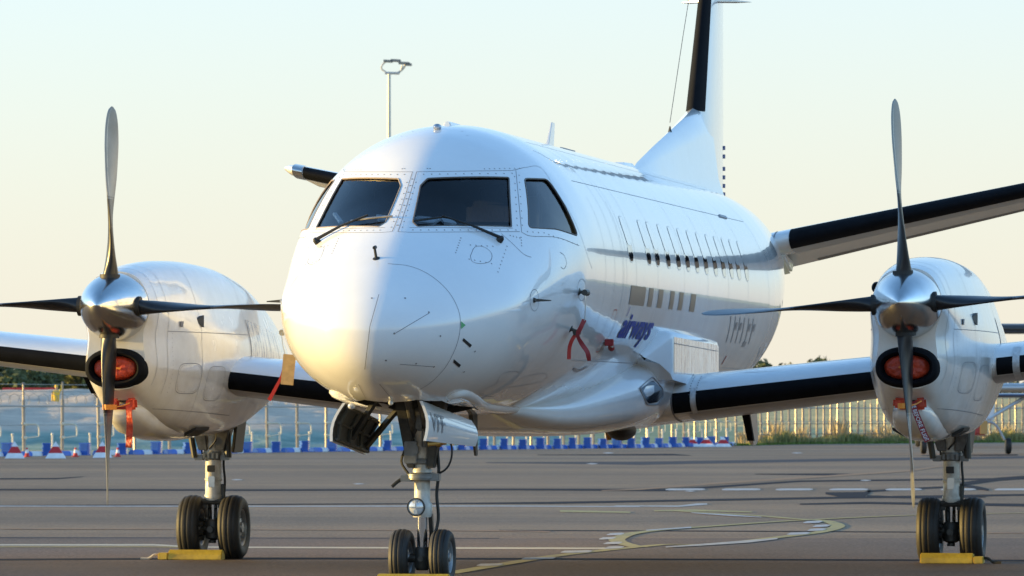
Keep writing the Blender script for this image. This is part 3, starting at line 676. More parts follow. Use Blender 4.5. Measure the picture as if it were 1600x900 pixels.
def fus_mesh(a0, a1, na, nt, off=0):
    b = MB(); rs = []; s0, s1 = math.sqrt(a0+2+1e-6), math.sqrt(a1+2)
    for i in range(na+1):
        a = (s0+(s1-s0)*i/na)**2-2; rs.append([fus(a, 2*math.pi*j/nt, off) for j in range(nt)])
    b.rings(rs); return b
fb = fus_mesh(-1.9999, 17.9, 210, 128)
fo_ = fb.build('fuselage', FUSP, air, smooth=60)
def bvh_of(o):
    me = o.data; return BVHTree.FromPolygons([v.co.copy() for v in me.vertices], [tuple(p.vertices) for p in me.polygons])
FBV = bvh_of(fo_)
def hit(px, py, bv=None, off=0.0):
    d = lray(px, py); loc, n, i, dist = (bv or FBV).ray_cast(CAMP, d)
    if loc is None: return None, None
    if n.dot(d) > 0: n = -n
    return loc+n*off, n
def prism(name, pts, nrm, out, inn, m):
    b = MB(); n = Vector(nrm).normalized(); b.rings([[p+n*out for p in pts], [p-n*inn for p in pts]]); return b.build(name, m, air, smooth=0)
def mirror(pts): return [Vector((-p.x, p.y, p.z)) for p in pts]
def plane_n(pts):
    n = Vector((0, 0, 0))
    for i in range(len(pts)):
        a, c = pts[i], pts[(i+1) % len(pts)]; n += a.cross(c)
    return n.normalized()
def round_poly(pts, r=.04, k=4):
    out = []; n = len(pts)
    for i in range(n):
        a, p, c = pts[i-1], pts[i], pts[(i+1) % n]
        u = (a-p); v = (c-p); ru = min(r, u.length*.45); rv = min(r, v.length*.45); A = p+u.normalized()*ru; B = p+v.normalized()*rv
        for j in range(k+1):
            t = j/k; out.append(A*(1-t)**2+p*2*t*(1-t)+B*t*t)
    return out
# window outlines measured on the port side and mirrored
WS_PX = [(668, 279), (795, 277.5), (799, 354.5), (652, 354), (645, 347), (657, 290)]
SW_PX = [(819, 279), (855, 280), (903, 369), (868, 358), (826, 356)]
WS = [hit(*p)[0] for p in WS_PX]; SW = [hit(*p)[0] for p in SW_PX]
panes = []; cutters = []
for nm, poly, r in (('windscreen', WS, .015), ('side_window', SW, .05)):
    for sd in (1, -1):
        q = poly if sd == 1 else mirror(poly)
        n = plane_n(q); n = n if n.y < 0 or n.x*sd > 0 else -n
        if n.x*sd < 0: n = -n
        n = Vector((.10*sd, -.99, .06)).normalized() if nm == 'windscreen' else Vector((n.x, n.y-.25, .02)).normalized()
        q = round_poly(q, r); q = [q[i].lerp(q[(i+1) % len(q)], t/6) for i in range(len(q)) for t in range(6 if (q[i]-q[(i+1) % len(q)]).length > .06 else 1)]; cutters.append(prism('cut', q, n, .30, .22, DARK)); panes.append((nm, q, n, sd))
cav = fus_mesh(-.80, 1.55, 30, 48, .05); cutters.append(cav.build('cut', INT, air, smooth=0))
# nose wheel bay
b = MB(); b.rings([[(-.20, -1.22, 1.1), (.20, -1.22, 1.1), (.20, -1.22, 1.72), (-.20, -1.22, 1.72)], [(-.34, -.95, 1.1), (.34, -.95, 1.1), (.34, -.95, 1.78), (-.34, -.95, 1.78)], [(-.36, .36, 1.1), (.36, .36, 1.1), (.36, .36, 1.85), (-.36, .36, 1.85)]])
cutters.append(b.build('cut', DARK, air, smooth=0))
base = fo_.data.copy()
def smooth_from(me_cut, me_src, matname):
    src = me_src; bv = BVHTree.FromPolygons([v.co.copy() for v in src.vertices], [tuple(p.vertices) for p in src.polygons])
    vn = [v.normal.copy() for v in src.vertices]; out = [None]*len(me_cut.loops); slots = [m.name if m else '' for m in me_cut.materials]; cache = {}
    for p in me_cut.polygons:
        sm = slots[p.material_index] == matname
        for li in p.loop_indices:
            vi = me_cut.loops[li].vertex_index
            if not sm: out[li] = tuple(p.normal); continue
            if vi not in cache:
                co = me_cut.vertices[vi].co; loc, n, fi, d = bv.find_nearest(co)
                if fi is None: cache[vi] = tuple(p.normal)
                else:
                    sv = src.polygons[fi].vertices; w = [1/((src.vertices[k].co-co).length+1e-5)**2 for k in sv]; acc = Vector((0, 0, 0))
                    for k, q in zip(sv, w): acc += vn[k]*q
                    cache[vi] = tuple(acc.normalized())
            out[li] = cache[vi]
    me_cut.shade_smooth(); me_cut.normals_split_custom_set(out)
for i, c in enumerate(cutters):
    md = fo_.modifiers.new(f'b{i}', 'BOOLEAN'); md.operation = 'DIFFERENCE'; md.solver = 'EXACT'; md.object = c; md.material_mode = 'TRANSFER'
cut = evaluated(fo_)
fo_.modifiers.clear(); fo_.data = cut
for c in cutters: bpy.data.objects.remove(c)
smooth_from(cut, base, FUSP.name)

# ---- windows and cockpit inside
def onskin(p, n, off=0.0):
    loc, nn, fi, d = FBV.ray_cast(p+n*.3, -n)
    if loc is None: loc, nn, fi, d = FBV.find_nearest(p)
    return loc+n*off
def pane_obj(name, q, n, m, off=-.02, grow=.012, label=None):
    c = sum(q, Vector())/len(q); b = MB(); k = len(q); vs = []
    for f in (1, .75, .5, .25):
        for p in q:
            p2 = c+(p-c)*f
            if f == 1: p2 = p+(p-c).normalized()*grow
            vs.append(onskin(p2, n, off))
    vs.append(onskin(c, n, off)); fs = []
    for r_ in range(3): fs += [(r_*k+i, r_*k+(i+1) % k, (r_+1)*k+(i+1) % k, (r_+1)*k+i) for i in range(k)]
    fs += [(3*k+i, 3*k+(i+1) % k, 4*k) for i in range(k)]
    b.add(vs, fs); return b.build(name, m, air, smooth=80, label=label)
FRAMEM = mat('window_rim_seal', (.10, .085, .075), .5); FRAMEL = mat('window_rim_sunlit', (.35, .27, .2), .4, .2)  # starboard rim coloured lighter and warmer, as the sunlit side
for nm, q, n, sd in panes:
    po = pane_obj(nm, q, n, GLASS if nm == 'windscreen' else SGLASS)
    rim = MB(); loop = []
    for p in q+[q[0], q[1]]: loop.append(onskin(p, n, -.003))
    rim.path(loop, .007, 6); rim.build('window_frame', FRAMEM if sd > 0 else FRAMEL, po)
b = MB()                                                                # glareshield and instrument panel
gs = [fus(-.72, 0), ]
def cs(a, z, f=.86):
    return fus_z(a, z).x*f
b.rings([[(-cs(a, z), a, z), (cs(a, z), a, z), (cs(a, z), a, z-.05), (-cs(a, z), a, z-.05)] for a, z in ((-.72, 2.66), (-.45, 2.75), (-.12, 2.79))])
b.box((0, -.05, 2.52), (1.6, .1, .42)); b.build('instrument_panel', DARK, air, smooth=0)
b = MB(); b.rings([[fus(a, 2*math.pi*j/40, .09) for j in range(40)] for a in (1.40, 1.44)]); b.build('cockpit_bulkhead', INT, air, smooth=0)
b = MB(); b.box((.62, .95, 2.86), (.30, .04, .34)); b.box((.34, .98, 2.92), (.03, .03, .40)); b.box((.80, .6, 2.95), (.02, .02, .4)); b.build('cockpit_door_panel', INTG, air, smooth=0)
for sx in (-.42, .42):
    b = MB(); b.box((sx, .75, 2.66), (.44, .12, .66), Euler((-.12, 0, 0))); b.box((sx, .5, 2.3), (.46, .46, .14)); o = b.build('cockpit_seat', SEATM, air, bevel=.05)
    MB().box((sx, .80, 3.02), (.24, .09, .2)).build('headrest', SEATM, o, bevel=.04)
    b = MB(); b.tube((sx, .02, 2.45), (sx, .2, 2.66), .02, n=8); b.path([(sx-.14, .2, 2.78), (sx-.12, .2, 2.68), (sx, .2, 2.66), (sx+.12, .2, 2.68), (sx+.14, .2, 2.78)], .014, 6); b.build('control_yoke', GDARK, air)
for (x, a, z, w, h, r) in ((-.14, -.50, 2.80, .22, .12, .4), (.13, -.52, 2.79, .20, .12, -.3), (-.60, -.30, 2.82, .03, .22, .5), (.30, -.48, 2.78, .10, .1, .5)):
    b = MB(); b.box((x, a, z), (w, h, .02), Euler((.35, .1, r))); b.build('paper_chart', PAPER, air, smooth=0)
for sx in (-.35, .35):
    b = MB(); b.box((sx, -.02, 3.13), (.09, .03, .045)); b.build('mirror_clip', INTG, air, bevel=.005)

# ---- seams, screws, patches laid on the skin
def seam_mesh(paths, w=.006, off=.0016, bv=None):
    """paths: lists of (point, normal)"""
    b = MB()
    for path in paths:
        if len(path) < 2: continue
        L = []; n_ = len(path)
        for i, (p, n) in enumerate(path):
            t = (path[min(i+1, n_-1)][0]-path[max(i-1, 0)][0]); t = t.normalized() if t.length > 0 else Vector((0, 0, 1)); s = t.cross(n).normalized()*w/2
            L.append((p+n*off-s, p+n*off+s))
        b.add([v for a in L for v in a], [(2*i, 2*i+1, 2*i+3, 2*i+2) for i in range(n_-1)])
    return b
def pxpath(pts, bv=None, step=4.0):
    out = []
    for (x0, y0), (x1, y1) in zip(pts[:-1], pts[1:]):
        k = max(1, int(math.hypot(x1-x0, y1-y0)/step))
        for i in range(k):
            t = i/k; p, n = hit(x0+(x1-x0)*t, y0+(y1-y0)*t, bv)
            if p is not None: out.append((p, n))
    p, n = hit(*pts[-1], bv)
    if p is not None: out.append((p, n))
    return out
def smoothpx(pts, k=5):
    return [(v.x, v.y) for v in catmull([(x, y, 0) for x, y in pts], k)]
def mirrored(path): return [(Vector((-p.x, p.y, p.z)), Vector((-n.x, n.y, n.z))) for p, n in path]
def azpath(pts, side=1, sub=6):
    pts = [(v.x, v.y) for v in catmull([(a, z, 0) for a, z in pts], sub)] if len(pts) > 2 else [(pts[0][0]+(pts[1][0]-pts[0][0])*i/12, pts[0][1]+(pts[1][1]-pts[0][1])*i/12) for i in range(13)]
    return [(fus_z(a, z, side), fnorm(a, z, side)) for a, z in pts]
def ringseam(a, t0, t1, n=60):
    out = []
    for i in range(n+1):
        th = t0+(t1-t0)*i/n; p = fus(a, th); q = fus(a+.01, th)-p; r = fus(a, th+.01)-p; nn = q.cross(r).normalized()
        if nn.dot(p-Vector((0, a, 2.4))) < 0: nn = -nn
        out.append((p, nn))
    return out
seams = []; light = []
both = lambda P: seams.extend([P, mirrored(P)])
# radome ring
rad = pxpath(smoothpx([(606, 412), (640, 416), (672, 430), (700, 455), (716, 484), (719, 510), (713, 540), (697, 572), (675, 596), (655, 609)]))
seams.append(rad)
# windscreen surround
both(pxpath([(651, 268.5), (720, 267.5), (800, 266.5), (818, 262)])); both(pxpath([(651, 268.5), (636, 320), (622, 362)]))
both(pxpath([(622, 362), (640, 363), (812, 362)])); both(pxpath([(806, 266), (812, 330), (815, 363)])); both(pxpath(smoothpx([(815, 363), (830, 369), (870, 371), (905, 384)])))
both(pxpath([(640, 355.5), (801, 356.5)])); both(pxpath(smoothpx([(783, 365), (800, 380), (818, 397), (830, 402)])))
light.append(pxpath(smoothpx([(818, 262), (845, 262), (870, 300), (900, 350), (925, 420)])))
for th0, a in ((0, 0.9),): pass
for a in (2.15, 3.25, 5.9, 8.6, 11.35): seams.append(ringseam(a, R(8), R(150))); seams.append(ringseam(a, R(-8), R(-150)))
for a in (2.55, 2.75, 4.4, 7.3, 9.9): light.append(ringseam(a, R(8), R(150)))
for th in (28, 52, 128):
    light.append([(fus(a, R(th)), (fus(a, R(th))-Vector((0, a, 2.458))).normalized()) for a in np.linspace(1.5, 11.3, 60)])
# port passenger door and lower hatch lines
both(azpath([(1.72, 3.05), (1.70, 2.4), (1.75, 1.95), (1.92, 1.68)])); both(azpath([(2.62, 3.05), (2.60, 2.4), (2.58, 2.0), (2.45, 1.70)]))
sill = azpath([(1.90, 1.68), (2.2, 1.665), (2.45, 1.70)])
# small access panels
def loop_px(pts): return pxpath(smoothpx(pts+[pts[0]], 3))
for L in ([(735, 400), (742, 386), (756, 386), (768, 396), (766, 408), (752, 412), (738, 409)], [(775, 600), (748, 612), (768, 620), (785, 612), (812, 583), (786, 583)], [(792, 606), (812, 592), (830, 586), (853, 584), (846, 596)]):
    P = loop_px(L); seams.append(P); light.append(mirrored(P))
for L in ([(875, 394), (882, 400), (885, 412), (881, 420), (876, 417)], ):
    seams.append(pxpath(smoothpx(L)))
for cx, cy in ((835, 469), (909, 453)):
    seams.append(loop_px([(cx+7*math.cos(t), cy+17*math.sin(t)) for t in np.linspace(0, 6.28, 9)[:-1]]))
seams.append(pxpath([(617, 521), (671, 489)])); seams.append(pxpath([(625, 569), (678, 573)])); seams.append(pxpath([(592, 460), (578, 510), (570, 577)]))
seams.append(pxpath([(560, 600), (572, 623)])); seams.append(pxpath([(593, 600), (612, 623)]))
seam_mesh(seams, .0042).build('panel_seam', SEAM, air, smooth=0, kind='stuff')
seam_mesh(light, .0045).build('faint_panel_seam', SEAML, air, smooth=0, kind='stuff')
seam_mesh([sill], .03, .004).build('door_sill', ALU, air, smooth=0)
# screws as tiny discs
def discs(b, pts, r=.006, off=.002):
    for p, n in pts:
        if p is None: continue
        u = n.orthogonal().normalized()*r; v = n.cross(u); c = p+n*off
        b.add([c+u, c+v, c-u, c-v] if False else [c+u*math.cos(k*math.pi/3)+v*math.sin(k*math.pi/3) for k in range(6)], [tuple(range(6))])
scr = MB(); spx = []
def dots(p0, p1, n): spx.extend([(p0[0]+(p1[0]-p0[0])*i/(n-1), p0[1]+(p1[1]-p0[1])*i/(n-1)) for i in range(n)])
dots((662, 272.5), (800, 271), 12); dots((650, 285), (629, 355), 9); dots((644, 280), (622, 352), 8); dots((804, 276), (808, 352), 8); dots((811, 274), (816, 352), 8); dots((645, 359.5), (806, 359.5), 14)
dots((824, 362), (850, 364), 4); dots((850, 364), (902, 382), 8); dots((735, 383), (770, 385), 5); dots((733, 405), (768, 412), 5); dots((797, 368), (812, 372), 4); dots((814, 371), (815, 384), 4)
dots((668, 263.5), (672, 263.6), 2); dots((757, 264), (812, 263), 8); dots((720, 372), (712, 395), 7); dots((792, 385), (778, 425), 8); dots((722, 205), (730, 212), 2)
P = [hit(*p) for p in spx]; discs(scr, P, .0062); discs(scr, [(Vector((-p.x, p.y, p.z)), Vector((-n.x, n.y, n.z))) for p, n in P if p is not None], .0062)
P = [hit(*p) for p in ((633, 466), (688, 525), (581, 466), (603, 563), (742, 549), (725, 581), (670, 488), (616, 521), (678, 573), (650, 568))]; discs(scr, P, .008)
scr.build('screw_head', mat('screw_dark', (.22, .20, .20), .5), air, smooth=0, kind='stuff')
# dark rubber marks beside the radome and green arrow
def decal(name, pts, m, off=.0035, bv=None, sub=5):
    c = [hit(*p, bv) for p in pts]; q = [p+n*off for p, n in c]; b = MB()
    b.add(q, [tuple(range(len(q)))]); return b.build(name, m, air, smooth=0)
decal('black_mark', [(724, 528), (737, 539), (734, 543), (722, 532)], BLACKT); decal('black_mark', [(709, 561), (720, 570), (717, 574), (708, 566)], BLACKT)
decal('green_arrow', [(720, 502), (727, 508), (720, 514)], mat('green_mark', (.10, .40, .16), .5), .004)
# ---- cabin windows on both sides
wx = [985.5, 1013.5, 1027, 1044, 1060, 1074.5, 1089, 1103.5, 1118, 1131, 1143, 1154.5, 1167]
aw = []
for x in wx:
    a = 3.0
    for it in range(30):
        p = AM @ fus_z(a, 2.63); f = 800+FPX*p.x/p.y; a += (x-f)/26
    aw.append(a)
def skin_patch(name, a0, a1, z0, z1, m, parent, side, off, r=.0, n=10, slant=0.0):
    """rounded rectangle laid on the fuselage side"""
    b = MB(); cx, cz = (a0+a1)/2, (z0+z1)/2; hw, hh = (a1-a0)/2, (z1-z0)/2; loop = []
    for (sx, sz, t0) in ((1, 1, 0), (-1, 1, 90), (-1, -1, 180), (1, -1, 270)):
        for k in range(n//2 if r else 1):
            t = R(t0+90*k/(max(1, n//2-1))) if r else 0
            loop.append((cx+sx*(hw-r)+(r*math.cos(t) if r else 0), cz+sz*(hh-r)+(r*math.sin(t) if r else 0)))
    if not r: loop = [(loop[i][0]+(loop[(i+1) % 4][0]-loop[i][0])*t/6, loop[i][1]+(loop[(i+1) % 4][1]-loop[i][1])*t/6) for i in range(4) for t in range(6)]
    rows = []
    for f in (0, .5, 1): rows.append([fpt(cx+(a-cx)*f+(z-cz)*f*slant, cz+(z-cz)*f, side, off) for a, z in loop])
    k = len(loop); vs = [rows[0][0]]+rows[1]+rows[2]
    b.add(vs, [(0, 1+i, 1+(i+1) % k) for i in range(k)]+[(1+i, 1+k+i, 1+k+(i+1) % k, 1+(i+1) % k) for i in range(k)]); return b.build(name, m, parent, smooth=80)
def ring_patch(name, a0, a1, z0, z1, m, parent, side, off, r, w):
    cx, cz = (a0+a1)/2, (z0+z1)/2; hw, hh = (a1-a0)/2, (z1-z0)/2; loop = []
    for (sx, sz, t0) in ((1, 1, 0), (-1, 1, 90), (-1, -1, 180), (1, -1, 270)):
        for k in range(6):
            t = R(t0+18*k); loop.append((cx+sx*(hw-r)+r*math.cos(t), cz+sz*(hh-r)+r*math.sin(t)))
    loop.append(loop[0]); loop.append(loop[1])
    P = [(fus_z(a, z, side), fnorm(a, z, side)) for a, z in loop]; return seam_mesh([P], w, off).build(name, m, parent, smooth=0)
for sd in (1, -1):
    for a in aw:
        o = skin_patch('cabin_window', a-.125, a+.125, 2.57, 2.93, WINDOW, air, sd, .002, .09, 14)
        skin_patch('window_sky_reflection', a-.125, a+.125, 2.70, 2.932, FUSP, o, sd, .0026, .09, 14)  # pale upper pane, painted in for the sky mirrored in the glass
        ring_patch('window_frame', a-.132, a+.132, 2.562, 2.938, mat('pale_window_frame', (.60, .61, .63), .3, coat=.5), o, sd, .0032, .10, .007)
# ---- lettering on the port side (and the same on the other side is out of view)
def text_mesh(body, size, shear=0, sx=1.0, bold=0):
    cu = bpy.data.curves.new('t', 'FONT'); cu.body = body; cu.size = size; cu.shear = shear; cu.offset = bold; cu.resolution_u = 3
    o = bpy.data.objects.new('t', cu); COL.objects.link(o); me = evaluated(o); bpy.data.objects.remove(o)
    bm = bmesh.new(); bm.from_mesh(me); bmesh.ops.triangulate(bm, faces=bm.faces[:]); bmesh.ops.subdivide_edges(bm, edges=bm.edges[:], cuts=2)
    vs = [(v.co.x*sx, v.co.y) for v in bm.verts]; fs = [tuple(v.index for v in f.verts) for f in bm.faces]; bm.free(); return vs, fs
def skin_text(name, body, a0, z0, length, height, m, shear=0, side=1, bold=0, off=.005):
    vs, fs = text_mesh(body, 1, shear, 1, bold); xs = [v[0] for v in vs]; ys = [v[1] for v in vs if v[1] > -.0]; W = max(xs)-min(xs); H = max(ys)
    b = MB(); b.add([fpt(a0+(x-min(xs))/W*length if side > 0 else a0+(1-(x-min(xs))/W)*length, z0+y/H*height, side, off) for x, y in vs], fs); return b.build(name, m, air, smooth=0)
skin_text('title_lettering', 'airways', 2.95, 1.95, 1.62, .19, BLUET, .22, bold=.03)
for x0, x1, dz in ((983, 1006, 0), (1011.5, 1018, -.0), (1026.5, 1033.5, 0), (1045, 1051, 0), (1059, 1065, 0), (1077, 1084.5, 0)):
    aa = []
    for x in (x0, x1):
        a = 3.0
        for it in range(30):
            p = AM @ fus_z(a, 2.24); a += (x-(800+FPX*p.x/p.y))/26
        aa.append(a)
    skin_patch('title_bar', aa[0], aa[1], 2.215, 2.37, TANT, air, 1, .003)
for k in range(6):
    a = 9.0+k*.30; skin_patch('registration_stroke', a, a+.045, 1.98, 2.22, GREYT, air, 1, .003, slant=-.9)
    if k in (1, 2, 4, 5): skin_patch('registration_stroke', a+.05, a+.17, 2.10 if k != 3 else 1.98, 2.17, GREYT, air, 1, .003)
skin_patch('registration_stroke', 10.25, 10.45, 1.95, 2.0, GREYT, air, 1, .003)
skin_text('step_lettering', 'J', 3.0, 2.14, .09, .06, BLUET, .3)
skin_patch('red_arrow_mark', 9.6, 9.64, 1.78, 1.86, mat('red_mark', (.45, .04, .04), .5), air, 1, .003, slant=-.6)
ring_patch('red_arrow_mark', 2.32, 2.50, 1.82, 2.16, mat('red_mark2', (.5, .10, .06), .5), air, 1, .003, .05, .008)

# ---- belly and wing root fairing
BT = [(1.3, .15, 1.36, 1.42), (1.8, .28, 1.315, 1.42), (2.4, .46, 1.235, 1.44), (3.0, .62, 1.165, 1.48), (4.0, .90, 1.125, 1.67), (4.6, 1.04, 1.127, 1.80), (5.0, 1.07, 1.13, 1.90), (5.6, 1.085, 1.14, 2.04), (7.0, 1.12, 1.16, 2.06), (8.2, 1.10, 1.20, 2.0), (9.2, .98, 1.27, 1.85), (10.2, .5, 1.34, 1.6)]
BF = [pchip([r[0] for r in BT], [r[k] for r in BT]) for k in (1, 2, 3)]
rs = []
for a in np.linspace(1.3, 10.2, 80):
    w, zb, zt_ = [f(a) for f in BF]; zc = zb+(zt_-zb)*.52; rr = []
    for k in range(72):
        t = 2*math.pi*k/72; c, s = math.cos(t), math.sin(t); e = 3.0 if s < 0 else 2.6
        rr.append((w*math.copysign(abs(c)**(2/e), c), a, zc+((zt_-zc) if s > 0 else (zc-zb))*math.copysign(abs(s)**(2/e), s)))
    rs.append(rr)
belly = MB().rings(rs).build('belly_fairing', WHITE, air, smooth=70); BBV = bvh_of(belly)
# long ledge (cable duct) along the lower nose side, both sides
LPX = [(700, 627), (706, 618), (720, 615), (736, 622), (752, 634), (772, 638), (800, 640.5), (840, 641.5), (885, 641), (920, 640)]
lp = [x for x in pxpath(smoothpx(LPX, 4), step=6)]
for sd in (1, -1):
    P = lp if sd == 1 else mirrored(lp); rs = []; n_ = len(P)
    for i, (p, n) in enumerate(P):
        f = min(1, .15+i/5); t = (P[min(i+1, n_-1)][0]-P[max(i-1, 0)][0]).normalized(); w = t.cross(n).normalized()*(.050*f); h = .032*f
        rs.append([p-n*.03-w*1.3, p+n*h*.45-w*.95, p+n*h-w*.5, p+n*h*1.05+w*.3, p+n*h*.5+w*.95, p-n*.03+w*1.3])
    led = MB().rings(rs).build('lower_fairing_strip', WHITE, air, smooth=75)
    b = MB(); discs(b, [(p, n) for p, n in P[14::3]], .007, .038); b.build('screw_head', MATS['screw_dark'], led, smooth=0, kind='stuff')
# landing light window in the fairing nose, both sides
LL = [(999, 607), (1018, 594), (1033, 608), (1034, 618), (1026, 628), (1011, 631)]
def multi(px, py):
    best = None
    for bv in (FBV, BBV):
        p, n = hit(px, py, bv)
        if p is not None and (best is None or (p-CAMP).length < (best[0]-CAMP).length): best = (p, n)
    return best
q = [multi(*p) for p in LL]
for sd in (1, -1):
    pts = [Vector((p.x*sd, p.y, p.z)) for p, n in q]; c = sum(pts, Vector())/len(pts); nn = sum((Vector((n.x*sd, n.y, n.z)) for p, n in q), Vector()).normalized()
    g = round_poly(pts, .05, 3); ring = [p+(p-c).normalized()*.030 for p in g]
    b = MB(); k = len(g); b.add([p+nn*.006 for p in g]+[p+nn*.004 for p in ring], [(i, (i+1) % k, k+(i+1) % k, k+i) for i in range(k)])
    fr = b.build('landing_light_frame', WHITE, air, smooth=60)
    b = MB(); b.add([p+nn*.012 for p in g]+[c+nn*.016], [(i, (i+1) % k, k) for i in range(k)]); b.build('landing_light_glass', mat('dark_lamp_glass', (.03, .03, .035), .12, coat=.3), fr, smooth=60)
    b = MB(); b.path([p+nn*.008 for p in ring+[ring[0]]], .004, 4); b.build('frame_seam', SEAM, fr)
# boxed fairing above the wing root with a reflection painted on its side panel
ROOTP = []
for sd in (1, -1):
    b = MB(); rs = []
    for a, x, zt_ in ((4.62, 1.00, 1.84), (4.84, 1.10, 1.95), (4.95, 1.172, 2.015), (5.00, 1.190, 2.03), (7.70, 1.190, 1.99), (7.86, 1.165, 1.98), (8.10, 1.02, 1.93)):
        zb_ = float(np.interp(a, [4.6, 4.84, 4.95, 5.1], [1.80, 1.74, 1.66, 1.50])); rs.append([(sd*.90, a, zb_), (sd*x, a, zb_), (sd*x, a, zt_-.07), (sd*(x-.014), a, zt_-.028), (sd*(x-.05), a, zt_-.006), (sd*.90, a, zt_+.02)])
    bx = b.rings(rs).build('root_equipment_box', WHITE, air, smooth=40)
    b = MB(); vs = []; n_a, n_z = 40, 12
    for i in range(n_a+1):
        for j in range(n_z+1): vs.append((sd*1.194, 5.04+2.58*i/n_a, 1.66+(.315-.04*i/n_a)*j/n_z))
    b.add(vs, [(i*(n_z+1)+j, (i+1)*(n_z+1)+j, (i+1)*(n_z+1)+j+1, i*(n_z+1)+j+1) for i in range(n_a) for j in range(n_z)]); ROOTP.append((b, bx))
    b = MB(); b.path([(sd*1.197, 5.04, 1.92), (sd*1.197, 7.62, 1.88)], .003, 4); b.build('panel_seam', SEAM, bx)
def reflection_streaks():
    m = bpy.data.materials.new('painted_reflection_streaks'); m.use_nodes = True; nt = m.node_tree; p = nt.nodes['Principled BSDF']
    p.inputs['Metallic'].default_value = .25; p.inputs['Roughness'].default_value = .2; p.inputs['Coat Weight'].default_value = .6
    tc = nt.nodes.new('ShaderNodeTexCoord'); mp = nt.nodes.new('ShaderNodeMapping'); mp.inputs['Scale'].default_value = (1, 2.6, .45); nt.links.new(tc.outputs['Object'], mp.inputs[0])
    n = nt.nodes.new('ShaderNodeTexNoise'); n.inputs['Scale'].default_value = 7; n.inputs['Detail'].default_value = 7; n.inputs['Roughness'].default_value = .72; nt.links.new(mp.outputs[0], n.inputs['Vector'])
    cr = nt.nodes.new('ShaderNodeValToRGB'); e = cr.color_ramp.elements; e[0].position = .42; e[0].color = (.16, .20, .32, 1); e[1].position = .58; e[1].color = (.92, .90, .86, 1); x = cr.color_ramp.elements.new(.49); x.color = (.70, .68, .66, 1)  # rippled reflection put into the colour as pale and blue-grey streaks
    nt.links.new(n.outputs['Fac'], cr.inputs[0]); nt.links.new(cr.outputs[0], p.inputs['Base Color'])
    b = nt.nodes.new('ShaderNodeBump'); b.inputs['Distance'].default_value = .02; nt.links.new(n.outputs['Fac'], b.inputs['Height']); nt.links.new(b.outputs[0], p.inputs['Normal']); return m
REFLSTREAK = reflection_streaks()
for b, bx in ROOTP: b.build('root_reflection_panel', REFLSTREAK, bx, smooth=80)
# ---- wings
def airfoil(t, n=36, camber=.02):
    """closed loop from trailing edge over the top to the nose and back underneath, chord 1"""
    xs = [(1-math.cos(math.pi*i/n))/2 for i in range(n+1)]
    def th(x): return 5*t*(.2969*math.sqrt(x)-.126*x-.3516*x*x+.2843*x**3-.1036*x**4)
    up = [(x, camber*4*x*(1-x)+th(x)) for x in reversed(xs)]; lo = [(x, camber*4*x*(1-x)-th(x)) for x in xs[1:-1]]
    return up+lo
AF = airfoil(.150); AFT = airfoil(.135, camber=0)
def wing_station(lat, le_a, le_z, chord, inc, prof=AF, thick=1.0, sd=1, vertical=False):
    ci, si = math.cos(inc), math.sin(inc); out = []
    for x, y in prof:
        x *= chord; y *= chord*thick; A = x*ci+y*si; Z = -x*si+y*ci
        out.append(Vector((sd*lat, le_a+A, le_z+Z)))
    return out
def W_LE(lat): return 5.62+.055*(lat-1.1), 1.445+(lat-1.16)*.112, 2.75-(lat-1.1)*.163
def wing_body(sd, lats, scale_out=0.0, sub=None, name='wing', m=WHITE):
    b = MB(); rs = []
    for lat in lats:
        la, lz, ch = W_LE(lat); rs.append(wing_station(lat, la, lz, ch, R(2.2), sd=sd))
    b.rings(rs); return b.build(name, m, air, smooth=50)
def le_patch(sd, lats, stfn, i0, i1, m, name, off=.006, parent=None, prof=AF):
    """sheet over the leading edge, indices along the section, standing a little proud"""
    rs = []
    for lat in lats:
        st = stfn(lat, sd); n = len(st); row = []
        for i in range(i0, i1+1):
            p = st[i]; t = st[(i+1) % n]-st[i-1]; nn = Vector((0, -t.z, t.y)).normalized(); c = sum(st, Vector())/n
            if nn.dot(p-c) < 0: nn = -nn
            row.append(p+nn*off)
        rs.append(row)
    b = MB(); k = len(rs[0]); b.rings(rs, False, False, closed=False); return b.build(name, m, parent or air, smooth=60)
def wst(lat, sd): la, lz, ch = W_LE(lat); return wing_station(lat, la, lz, ch, R(2.2), sd=sd)
NI = 36        # index of the leading edge point in the section
